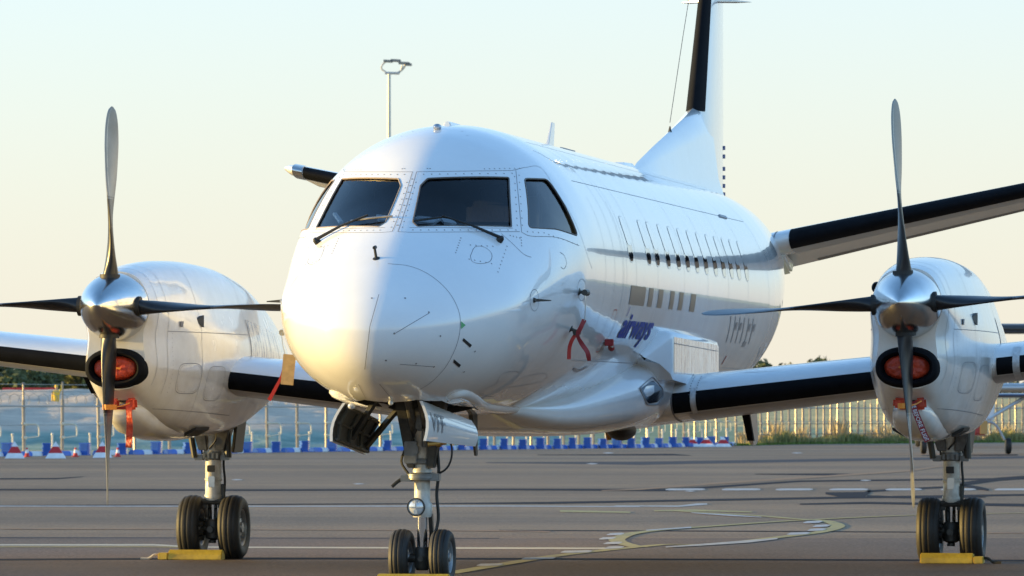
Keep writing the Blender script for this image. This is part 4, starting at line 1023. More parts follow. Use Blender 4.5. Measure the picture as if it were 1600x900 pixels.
for sd in (1, -1):
    wg = wing_body(sd, list(np.linspace(.5, 10.7, 24)))
    for l0, l1 in ((1.085, 1.24), (1.29, 2.92), (3.88, 4.02), (4.08, 6.9), (6.95, 10.3)):
        le_patch(sd, list(np.linspace(l0, l1, 6)), wst, NI-2, NI+5, BOOT, 'deice_boot', parent=wg)
    le_patch(sd, [1.245, 1.285], wst, NI-3, NI+6, mat('boot_joint_grey', (.66, .67, .68), .4, vary=.25, vscale=30), 'boot_joint', .008, wg)
    le_patch(sd, [4.02, 4.08], wst, NI-6, NI+9, MATS['boot_joint_grey'], 'boot_joint', .008, wg)
    le_patch(sd, [1.07, 1.083], wst, NI-14, NI+12, SEAM, 'root_seam', .004, wg)
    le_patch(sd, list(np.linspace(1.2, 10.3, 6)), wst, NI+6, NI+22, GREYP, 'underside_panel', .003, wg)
    if True:
        b = MB()
        for lat in (1.235, 1.295):
            st = wst(lat, sd)
            discs(b, [(st[NI-k]+Vector((0, -.002, .002)), Vector((0, -.7, .7))) for k in range(1, 9)], .006, .004)
        b.build('screw_head', MATS['screw_dark'], wg, smooth=0, kind='stuff')
    # flap hinge fairings hanging below
    for lat, la0 in ((1.50, 7.15), (4.62, 7.3), (7.4, 7.4)):
        lz = W_LE(lat)[1]-.10; dz = .30 if lat < 2 else .22
        b = MB(); b.rings([[(sd*(lat-.028), la0, lz), (sd*(lat+.028), la0, lz), (sd*(lat+.03), la0+.62, lz-.02), (sd*(lat-.03), la0+.62, lz-.02)],
                           [(sd*(lat-.022), la0+.42, lz-dz), (sd*(lat+.022), la0+.42, lz-dz), (sd*(lat+.022), la0+.78, lz-dz), (sd*(lat-.022), la0+.78, lz-dz)],
                           [(sd*(lat-.012), la0+.52, lz-dz-.05), (sd*(lat+.012), la0+.52, lz-dz-.05), (sd*(lat+.012), la0+.72, lz-dz-.05), (sd*(lat-.012), la0+.72, lz-dz-.05)]])
        hf_ = b.build('flap_hinge_fairing', WHITE, wg, bevel=.006)
        b = MB(); b.rings([[(sd*(lat-.034), la0-.012, lz), (sd*(lat+.034), la0-.012, lz), (sd*(lat+.034), la0+.07, lz), (sd*(lat-.034), la0+.07, lz)],
                           [(sd*(lat-.027), la0+.41, lz-dz-.01), (sd*(lat+.027), la0+.41, lz-dz-.01), (sd*(lat+.027), la0+.50, lz-dz-.01), (sd*(lat-.027), la0+.50, lz-dz-.01)]])
        b.build('fairing_edge', BOOT, hf_, smooth=0)
# ---- tail
def T_LE(lat): return 14.98+.16*(lat-.6), 3.075+(lat-.6)*.21, 1.85-(lat-.6)*.20
def droop(st, la, lz, ch, ang=R(17)):
    out = []
    for p in st:
        if p.y > la+.66*ch:
            dy, dz = p.y-(la+.66*ch), p.z-lz; p = Vector((p.x, la+.66*ch+dy*math.cos(ang)+dz*math.sin(ang), lz-dy*math.sin(ang)+dz*math.cos(ang)))
        out.append(p)
    return out
def tst(lat, sd): la, lz, ch = T_LE(lat); return droop(wing_station(lat, la, lz, ch, R(1.0), AFT, sd=sd), la, lz, ch)
for sd in (1, -1):
    lats = [.2]+list(np.linspace(.6, 4.45, 10))+[4.58, 4.66]
    rs = []
    for lat in lats:
        la, lz, ch = T_LE(lat); k = 1 if lat < 4.5 else (.8 if lat < 4.6 else .35)
        rs.append(droop(wing_station(lat, la+(1-k)*ch*.35, lz, ch*k, R(1.0), AFT, 1.0, sd), la, lz, ch))
    tp = MB().rings(rs).build('tailplane', WHITE, air, smooth=50)
    le_patch(sd, list(np.linspace(.86, 4.40, 6)), tst, NI-7, NI+8, BOOT, 'deice_boot', .006, tp)
    le_patch(sd, list(np.linspace(4.41, 4.52, 3)), tst, NI-12, NI+12, CHROME, 'tip_cap', .006, tp)
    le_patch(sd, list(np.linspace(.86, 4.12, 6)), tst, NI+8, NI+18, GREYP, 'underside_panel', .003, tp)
    le_patch(sd, list(np.linspace(.95, 4.12, 6)), tst, NI+20, NI+34, mat('elevator_grey_paint', (.25, .255, .26), .5), 'elevator', .004, tp)
    le_patch(sd, [.70, .712], tst, NI-10, NI+10, SEAM, 'root_seam', .004, tp)
    b = MB(); b.rings([[(sd*.62, 15.5, 2.98), (sd*.76, 15.5, 3.0), (sd*.76, 15.5, 2.93), (sd*.62, 15.5, 2.91)], [(sd*.60, 16.5, 2.90), (sd*.72, 16.5, 2.93), (sd*.70, 16.5, 2.80), (sd*.60, 16.5, 2.78)]]); b.build('tailplane_fillet', WHITE, tp, bevel=.02)
# fin with dorsal fin; the fin runs up out of the picture
def vert_station(z, le_a, chord, thick):
    return [Vector((y*chord*thick/.12, le_a+x*chord, z)) for x, y in airfoil(.12, camber=0)]
def fin_le(z): return 13.95+(z-4.2)*.60
FTE = 16.25
rs = []
for z in np.linspace(3.3, 6.95, 14):
    la = fin_le(z); rs.append(vert_station(z, la, FTE+.35*(z > 9)-la, .115))
fin = MB().rings(rs).build('tail_fin', WHITE, air, smooth=50)
def fst(z, sd): la = fin_le(z); return vert_station(z, la, FTE-la, .115)
b = MB(); rr = []
for z in np.linspace(4.40, 6.9, 8):
    st = fst(z, 1); row = []
    for i in range(NI-7, NI+8):
        p = st[i]; t = st[(i+1) % len(st)]-st[i-1]; nn = Vector((t.y, -t.x, 0)).normalized()
        if nn.dot(p-Vector((0, p.y+.6, z))) < 0: nn = -nn
        row.append(p+nn*.006)
    rr.append(row)
b.rings(rr, False, False, closed=False); b.build('deice_boot', BOOT, fin, smooth=60)
b = MB(); rs = []
for a, zt_, hw in ((10.05, 3.60, .02), (10.5, 3.72, .05), (11.5, 3.92, .085), (12.5, 4.11, .11), (13.5, 4.30, .14), (14.1, 4.43, .155), (14.6, 4.40, .165)):
    zb_ = 3.5; rs.append([(-hw*1.6, a, zb_), (-hw*1.15, a, zb_+(zt_-zb_)*.25), (-hw*.85, a, zb_+(zt_-zb_)*.7), (-hw*.45, a, zt_-.04), (0, a, zt_), (hw*.45, a, zt_-.04), (hw*.85, a, zb_+(zt_-zb_)*.7), (hw*1.15, a, zb_+(zt_-zb_)*.25), (hw*1.6, a, zb_)])
b.rings(rs); b.build('dorsal_fin', WHITE, air, smooth=60)
for z in (3.68, 3.77, 3.86, 3.95, 4.08, 4.17):
    b = MB(); b.box((-.002, 16.235, z-.05), (.045, .06, .042)); b.build('rudder_hinge', mat('hinge_blue_black', (.04, .07, .20), .4), fin, smooth=0)
b = MB(); b.rings([[(math.cos(t)*.02*k, 15.3+math.sin(t)*.12*k-abs(x)*.0, 5.665+.0*k) if False else (x, 15.3+abs(x)*.6+math.cos(t)*.08*k, 5.605+math.sin(t)*.022*k) for t in np.linspace(0, 6.28, 10)[:-1]] for x, k in ((-.33, .1), (-.25, .7), (0, 1), (.25, .7), (.40, .1))])
b.build('nav_antenna', ALU, fin)
# wire aerial
b = MB(); p0, _ = (Vector((0, 12.55, 4.13)), 0); b.tube((0, 12.55, 4.10), (0, 12.55, 4.165), .022, .006, 8); b.path([(0, 12.55, 4.2), (0, 13.4, 5.1), (0, 14.3, 6.0)], .0035, 5); b.build('wire_aerial', GDARK, fin)
# ---- roof and belly antennas
b = MB(); b.rings([[(-.016, 5.50, 3.60), (.016, 5.50, 3.60), (.016, 5.78, 3.60), (-.016, 5.78, 3.60)], [(-.007, 5.76, 3.86), (.007, 5.76, 3.86), (.007, 5.90, 3.86), (-.007, 5.90, 3.86)]])
b.build('roof_blade_antenna', WHITE, air, smooth=0, bevel=.004)
b = MB(); b.rings([[(x, a, z) for x, z in ((-.10, 3.58), (-.05, 3.58+h), (.05, 3.58+h), (.10, 3.58))] for a, h in ((9.2, .03), (9.4, .09), (9.9, .10), (10.15, .04))]); b.build('roof_fairing', WHITE, air)
b = MB(); b.tube((0, .62, 3.50), (0, .62, 3.555), .03, .026, 12); b.ell((0, .60, 3.56), .035, .045, .026, 12, 6); b.build('beacon_light', ALU, air)
b = MB(); b.rings([[(x, a, z) for x, z in ((-.04, 3.58), (-.02, 3.625), (.02, 3.625), (.04, 3.58))] for a in (1.0, 1.5)]); b.build('roof_antenna', WHITE, air, bevel=.01)
for (a, th, L) in ((5.2, 12, .6), (9.9, 52, .45)):
    P0 = fus(a, R(th)); n = (P0-Vector((0, a, 2.458))).normalized(); b = MB(); b.box(P0+n*.004, (.03, L, .012), Matrix.Rotation(R(th), 3, 'Y')); b.build('vortex_strip', SEAML, air)
b = MB(); b.rings([[(.10-.018, 1.45, 1.33), (.10+.018, 1.45, 1.33), (.10+.018, 1.68, 1.33), (.10-.018, 1.68, 1.33)], [(.10-.008, 1.66, .98), (.10+.008, 1.66, .98), (.10+.008, 1.74, .98), (.10-.008, 1.74, .98)]]); b.build('belly_blade_antenna', GDARK, air, bevel=.004)
b = MB(); b.tube((-.05, .95, 1.25), (-.05, .95, 1.33), .012, n=6); b.rings([[(-.05+x*k, a, 1.25-zz*k) for x, zz in ((-.03, 0), (.03, 0), (.02, .04), (-.02, .04))] for a, k in ((.78, .3), (.86, 1), (1.1, 1), (1.2, .3))]); b.build('belly_antenna', BLACKT, air, bevel=.004)
b = MB(); b.ell((.55, 6.2, 1.17), .12, .35, .09, 14, 8); b.build('belly_light_housing', BLACKT, air)
b = MB(); b.lathe((.42, 6.3, 1.16), (0, 0, -1), [(0, .035), (.03, .03), (.075, .02)], 10); b.build('belly_drain_mast', mat('rusty_orange', (.5, .22, .05), .6, vary=.5, vscale=30), air)
# ---- probes on the nose
def probe_px(px, py): return multi(px, py)
p, n = probe_px(892, 514); b = MB(); d = Vector((.25, -.97, 0)).normalized()
def pitot(p, n, name='pitot_probe', par=None):
    b = MB(); b.lathe(p-n*.01, n, [(0, .035), (.012, .03), (.02, .014), (.07, .011)], 10); e = p+n*.07; b.tube(e, e+Vector((0, -.02, 0)), .014, n=8); b.tube(e+Vector((0, .03, 0)), e+Vector((0, -.13, -.005)), .014, .010, 8); return b.build(name, GDARK, air)
PIT = []
for (x, y) in ((892, 514), (905, 456)):
    p, n = hit(x, y); pitot(p, n); PIT.append((p, n)); p2 = Vector((-p.x, p.y, p.z)); n2 = Vector((-n.x, n.y, n.z)); pitot(p2, n2); PIT.append((p2, n2))
for sd in (1, -1):
    p, n = hit(834, 469); p = Vector((p.x*sd, p.y, p.z)); n = Vector((n.x*sd, n.y, n.z))
    b = MB(); b.lathe(p-n*.005, n, [(0, .022), (.02, .016)], 10); q_ = p+n*.02; b.rings([[q_+Vector((0, 0, -.012)), q_+Vector((0, 0, .012)), q_+n*.01+Vector((0, .02, .01)), q_+n*.01+Vector((0, .02, -.01))], [q_+n*.11+Vector((0, .03, -.004)), q_+n*.11+Vector((0, .03, .004)), q_+n*.112+Vector((0, .05, .004)), q_+n*.112+Vector((0, .05, -.004))]]); b.build('angle_vane', GDARK, air)
p, n = hit(588, 404); b = MB(); b.lathe(p-n*.005, n, [(0, .03), (.008, .028), (.015, .012)], 10); b.tube(p, p+Vector((-.01, -.02, .085)), .011, .010, 8); b.tube(p+Vector((-.01, .01, .085)), p+Vector((-.01, -.04, .08)), .015, .012, 8); b.build('temperature_probe', BLACKT, air)
b = MB(); b.box((0, 0, 0), (.001,)*3)
# red scoop plug on the port side
p, n = hit(948, 532); b = MB(); b.rings([[p+Vector((0, -.08, -.03)), p+Vector((0, -.08, .035)), p+n*.075+Vector((0, -.08, .03)), p+n*.075+Vector((0, -.08, -.03))], [p+Vector((0, .17, -.012)), p+Vector((0, .17, .012)), p+n*.01+Vector((0, .17, .01)), p+n*.01+Vector((0, .17, -.01))]]); o = b.build('air_scoop', WHITE, air, bevel=.008)
b = MB(); b.box(p+n*.04+Vector((0, -.09, 0)), (.07, .05, .055)); b.path([p+n*.05+Vector((0, -.1, 0)), p+n*.04+Vector((0, .02, -.045)), p+n*.03+Vector((0, .10, -.02))], [.02, .03, .008], 6); b.build('red_scoop_plug', REDRD, o, bevel=.008)
p, n = fus_z(10.35, 1.62), fnorm(10.35, 1.62); b = MB(); b.tube(p, p+n*.07, .04, .03, 10); b.ell(p+n*.08, .05, .05, .05, 10, 6); b.build('side_light', ALU, air)
# ---- wipers
def wiper(px_pts, blade_px, name='wiper', mir=False):
    b = MB(); W = []
    for x, y in px_pts:
        p, n = hit(x, y); W.append(p+n*.03)
    b.path(W, [.014, .010, .008][:len(W)] if len(W) <= 3 else .01, 6); p, n = hit(*px_pts[0]); b.lathe(p, n, [(0, .028), (.03, .024), (.045, .012)], 10); o = b.build(name, BLACKT, air)
    b = MB(); B = []
    for x, y in blade_px:
        p, n = hit(x, y); B.append(p+n*.016)
    b.path(B, .009, 6); b.build('wiper_blade', STRIP if mir else BLACKT, o)
wiper([(780, 376), (735, 357), (690, 342)], [(645, 348), (692, 341.5), (706, 344)])
wiper([(497, 379), (535, 358), (577, 341)], [(550, 348), (577, 344), (614, 340.5)], mir=True)

# ---- nose gear
def tyre(r, w, grooves=3):
    pf = []; n = 22
    for i in range(n+1):
        t = -1+2*i/n; prof = r-.06*r/.3*abs(t)**3.2*1.6 if abs(t) < .98 else r*.74
        pf.append((w/2*t if abs(t) < .99 else w/2*t*.92, max(r*.62, r*(1-.16*abs(t)**3.6))))
    out = [(-w/2*.78, r*.56), (-w/2*.97, r*.66), (-w/2, r*.78)]
    for i in range(n+1):
        t = -1+2*i/n; x = w/2*t*.97; rr_ = r*(1-.13*abs(t)**3.2)
        out.append((x, rr_))
        for g in (-.5, 0, .5) if grooves == 3 else (-.33, .33):
            if abs(t-g) < 1/n: out[-1] = (x, rr_-.006)
    out += [(w/2, r*.78), (w/2*.97, r*.66), (w/2*.78, r*.56)]
    return out
def wheel(parent, c, r, w, face):
    """tyre and rim as sub-parts of the leg"""
    t = MB().lathe((c[0], c[1], c[2]), (1, 0, 0), tyre(r, w), 56, False, False)
    vs = []
    for v in t.v:                     # the tyre flattens where it stands on the ground
        z = v[2]
        if z < .012: z = .001+(z+.02)*.02
        vs.append((v[0], v[1], max(z, .001)))
    t.v = vs; to = t.build('tyre', TYRE, parent, smooth=50)
    b = MB(); R0 = r*.57
    for s in (-1, 1):
        pf = [(s*w*.40, R0), (s*w*.36, R0*.93), (s*w*.22, R0*.86), (s*w*.20, R0*.60), (s*w*.30, R0*.50), (s*w*.33, R0*.30), (s*w*.42, R0*.26), (s*w*.43, .001)]
        b.lathe(c, (1, 0, 0), pf, 28, False, False)
        for k in range(9):
            a = 2*math.pi*k/9; q = Vector((c[0]+s*w*.21, c[1]+math.cos(a)*R0*.73, c[2]+math.sin(a)*R0*.73)); b.tube(q, q+Vector((s*w*.06, 0, 0)), r*.035, n=6)
    b.build('rim', RIM, parent, smooth=40)
ng = MB(); ng.lathe((0, 0, .30), (0, 0, 1), [(0, .055), (.06, .06)], 20)
ng = MB()
ng.lathe((0, 0, .52), (0, 0, 1), [(0, .07), (.03, .078), (.10, .078), (.12, .062), (.30, .062), (.32, .075), (.36, .075), (.38, .066), (.62, .068), (.64, .08), (.72, .08)], 24)
leg = ng.build('nose_gear_leg', STRUT, air, smooth=40)
b = MB(); b.lathe((0, 0, .26), (0, 0, 1), [(0, .040), (.27, .040)], 20); b.build('piston', PISTON, leg)
b = MB(); b.lathe((0, 0, .11), (0, 0, 1), [(0, .045), (.03, .062), (.15, .062), (.18, .05)], 16); b.tube((-.17, 0, .205), (.17, 0, .205), .035, n=14); b.tube((0, -.08, .2), (0, .05, .2), .022, n=10); b.build('axle', GDARK, leg)
for sx in (-.158, .158): wheel(leg, (sx, 0, .212), .216, .150, sx)
b = MB(); b.lathe((-.012, -.155, .60), (.02, -1, .02), [(-.06, .04), (-.02, .064), (.03, .072), (.045, .069), (.045, .062)], 28, True, False); lh = b.build('taxi_light', GDARK, leg)
b = MB(); b.lathe((-.012, -.155, .60), (.02, -1, .02), [(.018, .063), (.036, .063), (.048, .045), (.052, .001)], 28, False, False); b.build('taxi_light_lens', LENS, leg)
b = MB(); b.box((-.01, -.21, .60), (.11, .006, .008)); b.box((-.01, -.21, .60), (.008, .006, .11)); b.box((-.01, -.208, .565), (.03, .012, .03)); b.build('lens_grid', ALU, leg)
b = MB()                                                    # collar, links, hoses, actuators
b.lathe((0, 0, .80), (0, 0, 1), [(0, .10), (.015, .125), (.05, .125), (.065, .09)], 24); b.box((-.11, -.03, .82), (.09, .12, .05)); b.box((.10, -.03, .83), (.09, .1, .06)); b.build('steering_collar', mat('gear_grey', (.22, .23, .24), .4, .4, vary=.3, vscale=15), leg, bevel=.006)
b = MB(); b.box((-.075, -.06, 1.02), (.10, .08, .17)); b.box((-.04, -.09, 1.04), (.06, .06, .06)); b.tube((-.12, -.05, .95), (.05, -.07, .95), .025, n=10); b.tube((.03, -.07, 1.06), (.03, -.07, 1.25), .022, n=8); b.build('steering_block', MATS['gear_grey'], leg, bevel=.006)
b = MB(); b.path(catmull([(-.10, -.03, .85), (-.16, -.02, .95), (-.12, -.03, 1.08), (-.15, -.02, 1.2), (-.12, 0, 1.35)], 5), .011, 6); b.path(catmull([(.10, -.05, 1.08), (.22, -.04, 1.10), (.24, -.04, 1.0), (.20, -.03, .90), (.10, 0, .84)], 5), .008, 6)
b.path(catmull([(-.10, -.05, .84), (-.17, -.07, .80), (-.22, -.09, .755)], 4), .014, 6); b.path(catmull([(.07, .02, .3), (.12, .03, .5), (.11, .02, .7), (.13, .0, .9), (.1, 0, 1.2)], 5), .014, 6); b.path(catmull([(-.06, .03, .82), (-.08, .0, 1.0), (-.09, 0, 1.35)], 4), .009, 6); b.build('hose', BLACKT, leg)
b = MB(); b.tube((.06, -.06, 1.08), (.16, -.06, 1.09), .028, n=10); b.tube((.14, -.06, 1.09), (.2, -.06, 1.10), .02, n=8); b.build('brass_connector', mat('brass', (.6, .38, .12), .35, .8), leg)
b = MB()                                                    # torque links behind the piston
b.box((-.035, .07, .42), (.02, .05, .26), Euler((.3, 0, 0))); b.box((.06, .07, .42), (.03, .06, .26), Euler((.3, 0, 0))); b.box((0.05, .09, .30), (.03, .05, .2), Euler((-.4, 0, 0))); b.build('torque_link', GDARK, leg, bevel=.006)
b = MB()                                                    # heavy upper fork into the bay
def plate(b, x0, x1, zt_, x2, x3, zb_, a0, a1):
    b.rings([[(x0, a0, zt_), (x1, a0, zt_), (x1, a1, zt_), (x0, a1, zt_)], [(x2, a0*.6, zb_), (x3, a0*.6, zb_), (x3, a1*.6, zb_), (x2, a1*.6, zb_)]])
plate(b, -.235, -.10, 1.62, -.105, -.045, .90, -.12, .06); plate(b, .10, .235, 1.62, .045, .105, .90, -.12, .06); plate(b, -.08, .08, 1.62, -.05, .05, 1.0, -.06, .1)
b.box((0, 0, 1.36), (.36, .10, .04)); b.box((0, -.02, 1.50), (.42, .08, .05)); b.build('upper_fork', GDARK, leg, bevel=.008)
b = MB(); b.tube((-.05, -.02, 1.15), (-.05, -.5, 1.6), .03, n=8); b.tube((.05, -.02, 1.15), (.05, -.5, 1.6), .03, n=8); b.box((0, -.12, 1.28), (.05, .05, .16)); b.tube((.0, -.07, 1.2), (0, -.07, 1.5), .02, n=8)
for k in range(5): b.box((random.uniform(-.12, .12), -.07, 1.2+k*.07), (.045, .03, .03))
b.build('drag_brace', mat('gear_mid_grey', (.14, .14, .14), .4, .5, vary=.4, vscale=20), leg, bevel=.004)
# doors of the nose bay: curved shells, hanging open
def gear_door(sd, fx, rx, a0, a1, zt0, zt1, h0, h1, m_out, lean):
    b = MB(); vs = []; nA, nH = 16, 6; th = .022
    for s_ in (0, 1):
        for i in range(nA+1):
            t = i/nA
            for j in range(nH+1):
                u = j/nH; a = a0+(a1-a0)*t; x = fx+(rx-fx)*t; z = zt0+(zt1-zt0)*t-(h0+(h1-h0)*t)*u
                x += lean*u+.035*math.sin(u*math.pi)*1; vs.append((sd*(x-(th if s_ else 0)), a, z))
    N = (nA+1)*(nH+1); fs = []
    for s_ in (0, 1):
        for i in range(nA):
            for j in range(nH):
                q = s_*N+i*(nH+1)+j; fs.append((q, q+1, q+nH+2, q+nH+1))
    loop = [i*(nH+1) for i in range(nA+1)]+[nA*(nH+1)+j for j in range(1, nH+1)]+[i*(nH+1)+nH for i in reversed(range(nA))]+[j for j in reversed(range(1, nH))]
    for i in range(len(loop)):
        p, q = loop[i], loop[(i+1) % len(loop)]; fs.append((p, q, q+N, p+N))
    b.add(vs, fs); return b.build('nose_gear_door', m_out, air, smooth=45)
dr = gear_door(1, .235, .35, -1.18, .20, 1.415, 1.265, .30, .20, WHITE, .03)
dl = gear_door(-1, .37, .42, -1.20, .28, 1.40, 1.27, .29, .27, WHITE, .10)
b = MB(); vs = []                                                      # dark inner face of the starboard door with ribs and arms
def dlp(t, u, off=.03):
    return Vector((-(.37+.05*t+.10*u+.035*math.sin(u*math.pi)-off), -1.20+1.48*t, 1.40-.13*t-(.29-.02*t)*u))
b.add([dlp(t, u) for t in (.01, .99) for u in (.04, .35, .65, .97)], [(0, 1, 5, 4), (1, 2, 6, 5), (2, 3, 7, 6)]); b.build('door_lining', mat('door_lining_green_grey', (.075, .075, .062), .55, vary=.4, vscale=8), dl, smooth=60)
b = MB()
for t in (.06, .38, .70, .94): b.path([dlp(t, .06, .045), dlp(t, .5, .045), dlp(t, .95, .045)], .016, 5)
for u in (.10, .5, .93): b.path([dlp(.03, u, .045), dlp(.5, u, .045), dlp(.97, u, .045)], .012, 5)
b.build('door_rib', MATS['door_lining_green_grey'], dl)
b = MB(); b.path([dlp(.45, .75, .05), dlp(.42, .2, .10), Vector((-.2, -.55, 1.50))], [.03, .028, .03], 6); b.build('door_arm', GDARK, dl); b = MB(); b.path([dlp(.90, .8, .05), Vector((-.26, .1, 1.30)), Vector((-.15, .1, 1.42))], [.03, .028, .03], 6); b.build('door_arm', GDARK, dl)
# lettering on the port door
vs, fs = text_mesh('VFF', 1, 0, 1, .01); xs = [v[0] for v in vs]; W = max(xs)-min(xs)
def drp(t, u, off=.006): return Vector((.235+.115*t+.03*u+.035*math.sin(u*math.pi)+off, -1.18+1.38*t, 1.415-.15*t-(.30-.10*t)*u))
b = MB(); b.add([drp(.05+(x-min(xs))/W*.27, .73-y/.73*.50) for x, y in vs], fs); b.build('door_lettering', GREYT, dr, smooth=0)
b = MB(); discs(b, [(drp(t, .93), Vector((1, 0, 0))) for t in np.linspace(.1, .95, 22)], .004, .001); b.build('screw_head', MATS['screw_dark'], dr, smooth=0, kind='stuff')
b = MB(); b.ell((-.28, -1.30, 1.375), .03, .04, .025, 10, 6); b.build('nose_lamp', LENS, air); b = MB(); b.ell((.02, -1.30, 1.40), .02, .03, .02, 10, 6); b.build('nose_lamp', LENS, air)
# ---- main gear (built once at its place, mirrored for the other side)
def main_gear(sd):
    cx = sd*3.355; c0 = (cx, 7.14)
    b = MB(); b.lathe((cx, 7.14, .53), (0, 0, 1), [(0, .070), (.02, .082), (.05, .082), (.06, .074), (.18, .074), (.185, .080), (.20, .080), (.205, .074), (.38, .074), (.39, .090), (.46, .094), (.48, .086), (.52, .08), (.62, .09), (.72, .10)], 26)
    leg = b.build('main_gear_leg', STRUT, air, smooth=40)
    b = MB(); b.lathe((cx, 7.14, .30), (0, 0, 1), [(0, .038), (.25, .038)], 18); b.build('piston', PISTON, leg)
    b = MB(); b.lathe((cx, 7.14, .17), (0, 0, 1), [(0, .03), (.02, .07), (.16, .078), (.19, .06)], 18); b.tube((cx-.20, 7.14, .28), (cx+.20, 7.14, .28), .045, n=16); b.tube((cx, 7.04, .27), (cx, 7.0, .27), .03, n=10); b.tube((cx, 7.1, .17), (cx, 7.1, .145), .035, n=10)
    for s in (-1, 1):
        for k in range(7):
            a = k*.9; b.tube((cx+s*.075, 7.14+.09*math.cos(a), .28+.09*math.sin(a)), (cx+s*.14, 7.14+.09*math.cos(a), .28+.09*math.sin(a)), .025, n=8)
    b.build('axle', GDARK, leg)
    for s in (-.19, .19): wheel(leg, (cx+s, 7.14, .287), .292, .20, s)
    b = MB(); b.box((cx-.075, 7.14, .50), (.05, .10, .08)); b.box((cx+.075, 7.14, .50), (.05, .10, .08)); b.tube((cx-.1, 7.1, .52), (cx+.1, 7.1, .52), .03, n=8); b.box((cx-.05, 7.2, .40), (.022, .05, .22), Euler((.2, 0, 0))); b.box((cx+.06, 7.2, .40), (.022, .05, .22), Euler((.2, 0, 0))); b.box((cx+.085, 7.16, .58), (.03, .08, .20)); b.build('torque_link', GDARK, leg, bevel=.006)
    b = MB(); b.lathe((cx, 7.14, .90), (0, 0, 1), [(0, .088), (.01, .10), (.07, .10), (.08, .088)], 20); b.box((cx-.12, 7.10, .92), (.08, .08, .05)); b.box((cx+.12, 7.10, .92), (.08, .08, .05))
    for k in range(4): b.box((cx-.06+k*.04, 7.035, .935), (.025, .02, .05))
    b.build('clamp_collar', MATS['gear_grey'], leg, bevel=.005)
    b = MB(); b.box((cx-.005, 7.062, .82), (.07, .01, .06)); b.build('data_plate', BLACKT, leg, smooth=0)
    b = MB(); b.box((cx+.0, 7.064, .70), (.06, .012, .10)); b.box((cx+.02, 7.055, .72), (.03, .02, .05)); b.build('service_cap', ALU, leg, bevel=.004)
    b = MB(); b.tube((cx-.155, 7.06, .92), (cx-.185, 7.06, 1.10), .028, n=10); b.tube((cx-.185, 7.06, 1.10), (cx-.185, 7.06, 1.36), .006, n=6); b.build('door_damper', GDARK, leg); b = MB(); b.tube((cx+.15, 7.08, .92), (cx+.14, 7.1, 1.16), .034, n=10); b.tube((cx+.14, 7.1, 1.16), (cx+.13, 7.1, 1.3), .01, n=6); b.build('door_damper', GDARK, leg)
    b = MB(); plate(b, cx-.235, cx-.15, 1.42, cx-.095, cx-.055, 1.06, 7.1/1, 7.2); b = MB()
    for s in (-1, 1):
        b.rings([[(cx+s*.25, 7.02, 1.42), (cx+s*.09, 7.02, 1.42), (cx+s*.09, 7.22, 1.42), (cx+s*.25, 7.22, 1.42)], [(cx+s*.115, 7.04, .985), (cx+s*.035, 7.04, .985), (cx+s*.035, 7.2, .985), (cx+s*.115, 7.2, .985)]])
    b.box((cx, 7.14, 1.25), (.30, .1, .05)); b.tube((cx, 7.1, 1.18), (cx, 6.95, 1.35), .03, n=8); b.build('upper_fork', MATS['gear_mid_grey'], leg, bevel=.006)
    b = MB(); b.tube((cx+.02, 7.2, 1.08), (cx+.20, 7.9, 1.45), .05, n=10); b.tube((cx-.02, 7.2, 1.08), (cx+.05, 7.9, 1.45), .04, n=8); b.box((cx+.13, 7.62, 1.16), (.03, .36, .40), Euler((0, .12, 0))); b.build('gear_bay_door', GDARK, leg, bevel=.008)
    b = MB(); b.path(catmull([(cx+.09, 7.15, .50), (cx+.10, 7.17, .7), (cx+.09, 7.16, .9), (cx+.12, 7.2, 1.2)], 5), .012, 6); b.path(catmull([(cx-.02, 7.05, 1.0), (cx+.05, 7.04, 1.1), (cx+.02, 7.1, 1.3)], 5), .009, 6); b.path(catmull([(cx-.09, 7.08, .95), (cx-.10, 7.06, 1.1), (cx-.06, 7.1, 1.3)], 5), .008, 6); b.build('hose', BLACKT, leg)
    return leg
for sd in (1, -1): main_gear(sd)

# ---- nacelles
NT = [(3.60, 2.52, 2.23, .295, 1.985, .235, 1.72, .255, 1.52), (3.70, 2.54, 2.23, .312, 1.975, .27, 1.71, .295, 1.475), (3.80, 2.555, 2.22, .325, 1.965, .30, 1.69, .32, 1.43), (4.0, 2.58, 2.20, .345, 1.95, .335, 1.66, .345, 1.34),
      (4.3, 2.61, 2.19, .37, 1.93, .38, 1.62, .39, 1.24), (4.8, 2.64, 2.18, .41, 1.90, .44, 1.60, .44, 1.16), (5.5, 2.655, 2.15, .445, 1.87, .49, 1.58, .475, 1.12), (6.2, 2.64, 2.13, .455, 1.85, .505, 1.56, .48, 1.115),
      (7.0, 2.57, 2.08, .45, 1.82, .49, 1.55, .45, 1.16), (8.0, 2.38, 1.98, .40, 1.78, .43, 1.56, .38, 1.31), (8.8, 2.17, 1.88, .32, 1.75, .34, 1.60, .28, 1.46), (9.6, 1.93, 1.80, .14, 1.74, .15, 1.68, .12, 1.60)]
NF = [pchip([r[0] for r in NT], [r[k] for r in NT]) for k in range(1, 9)]
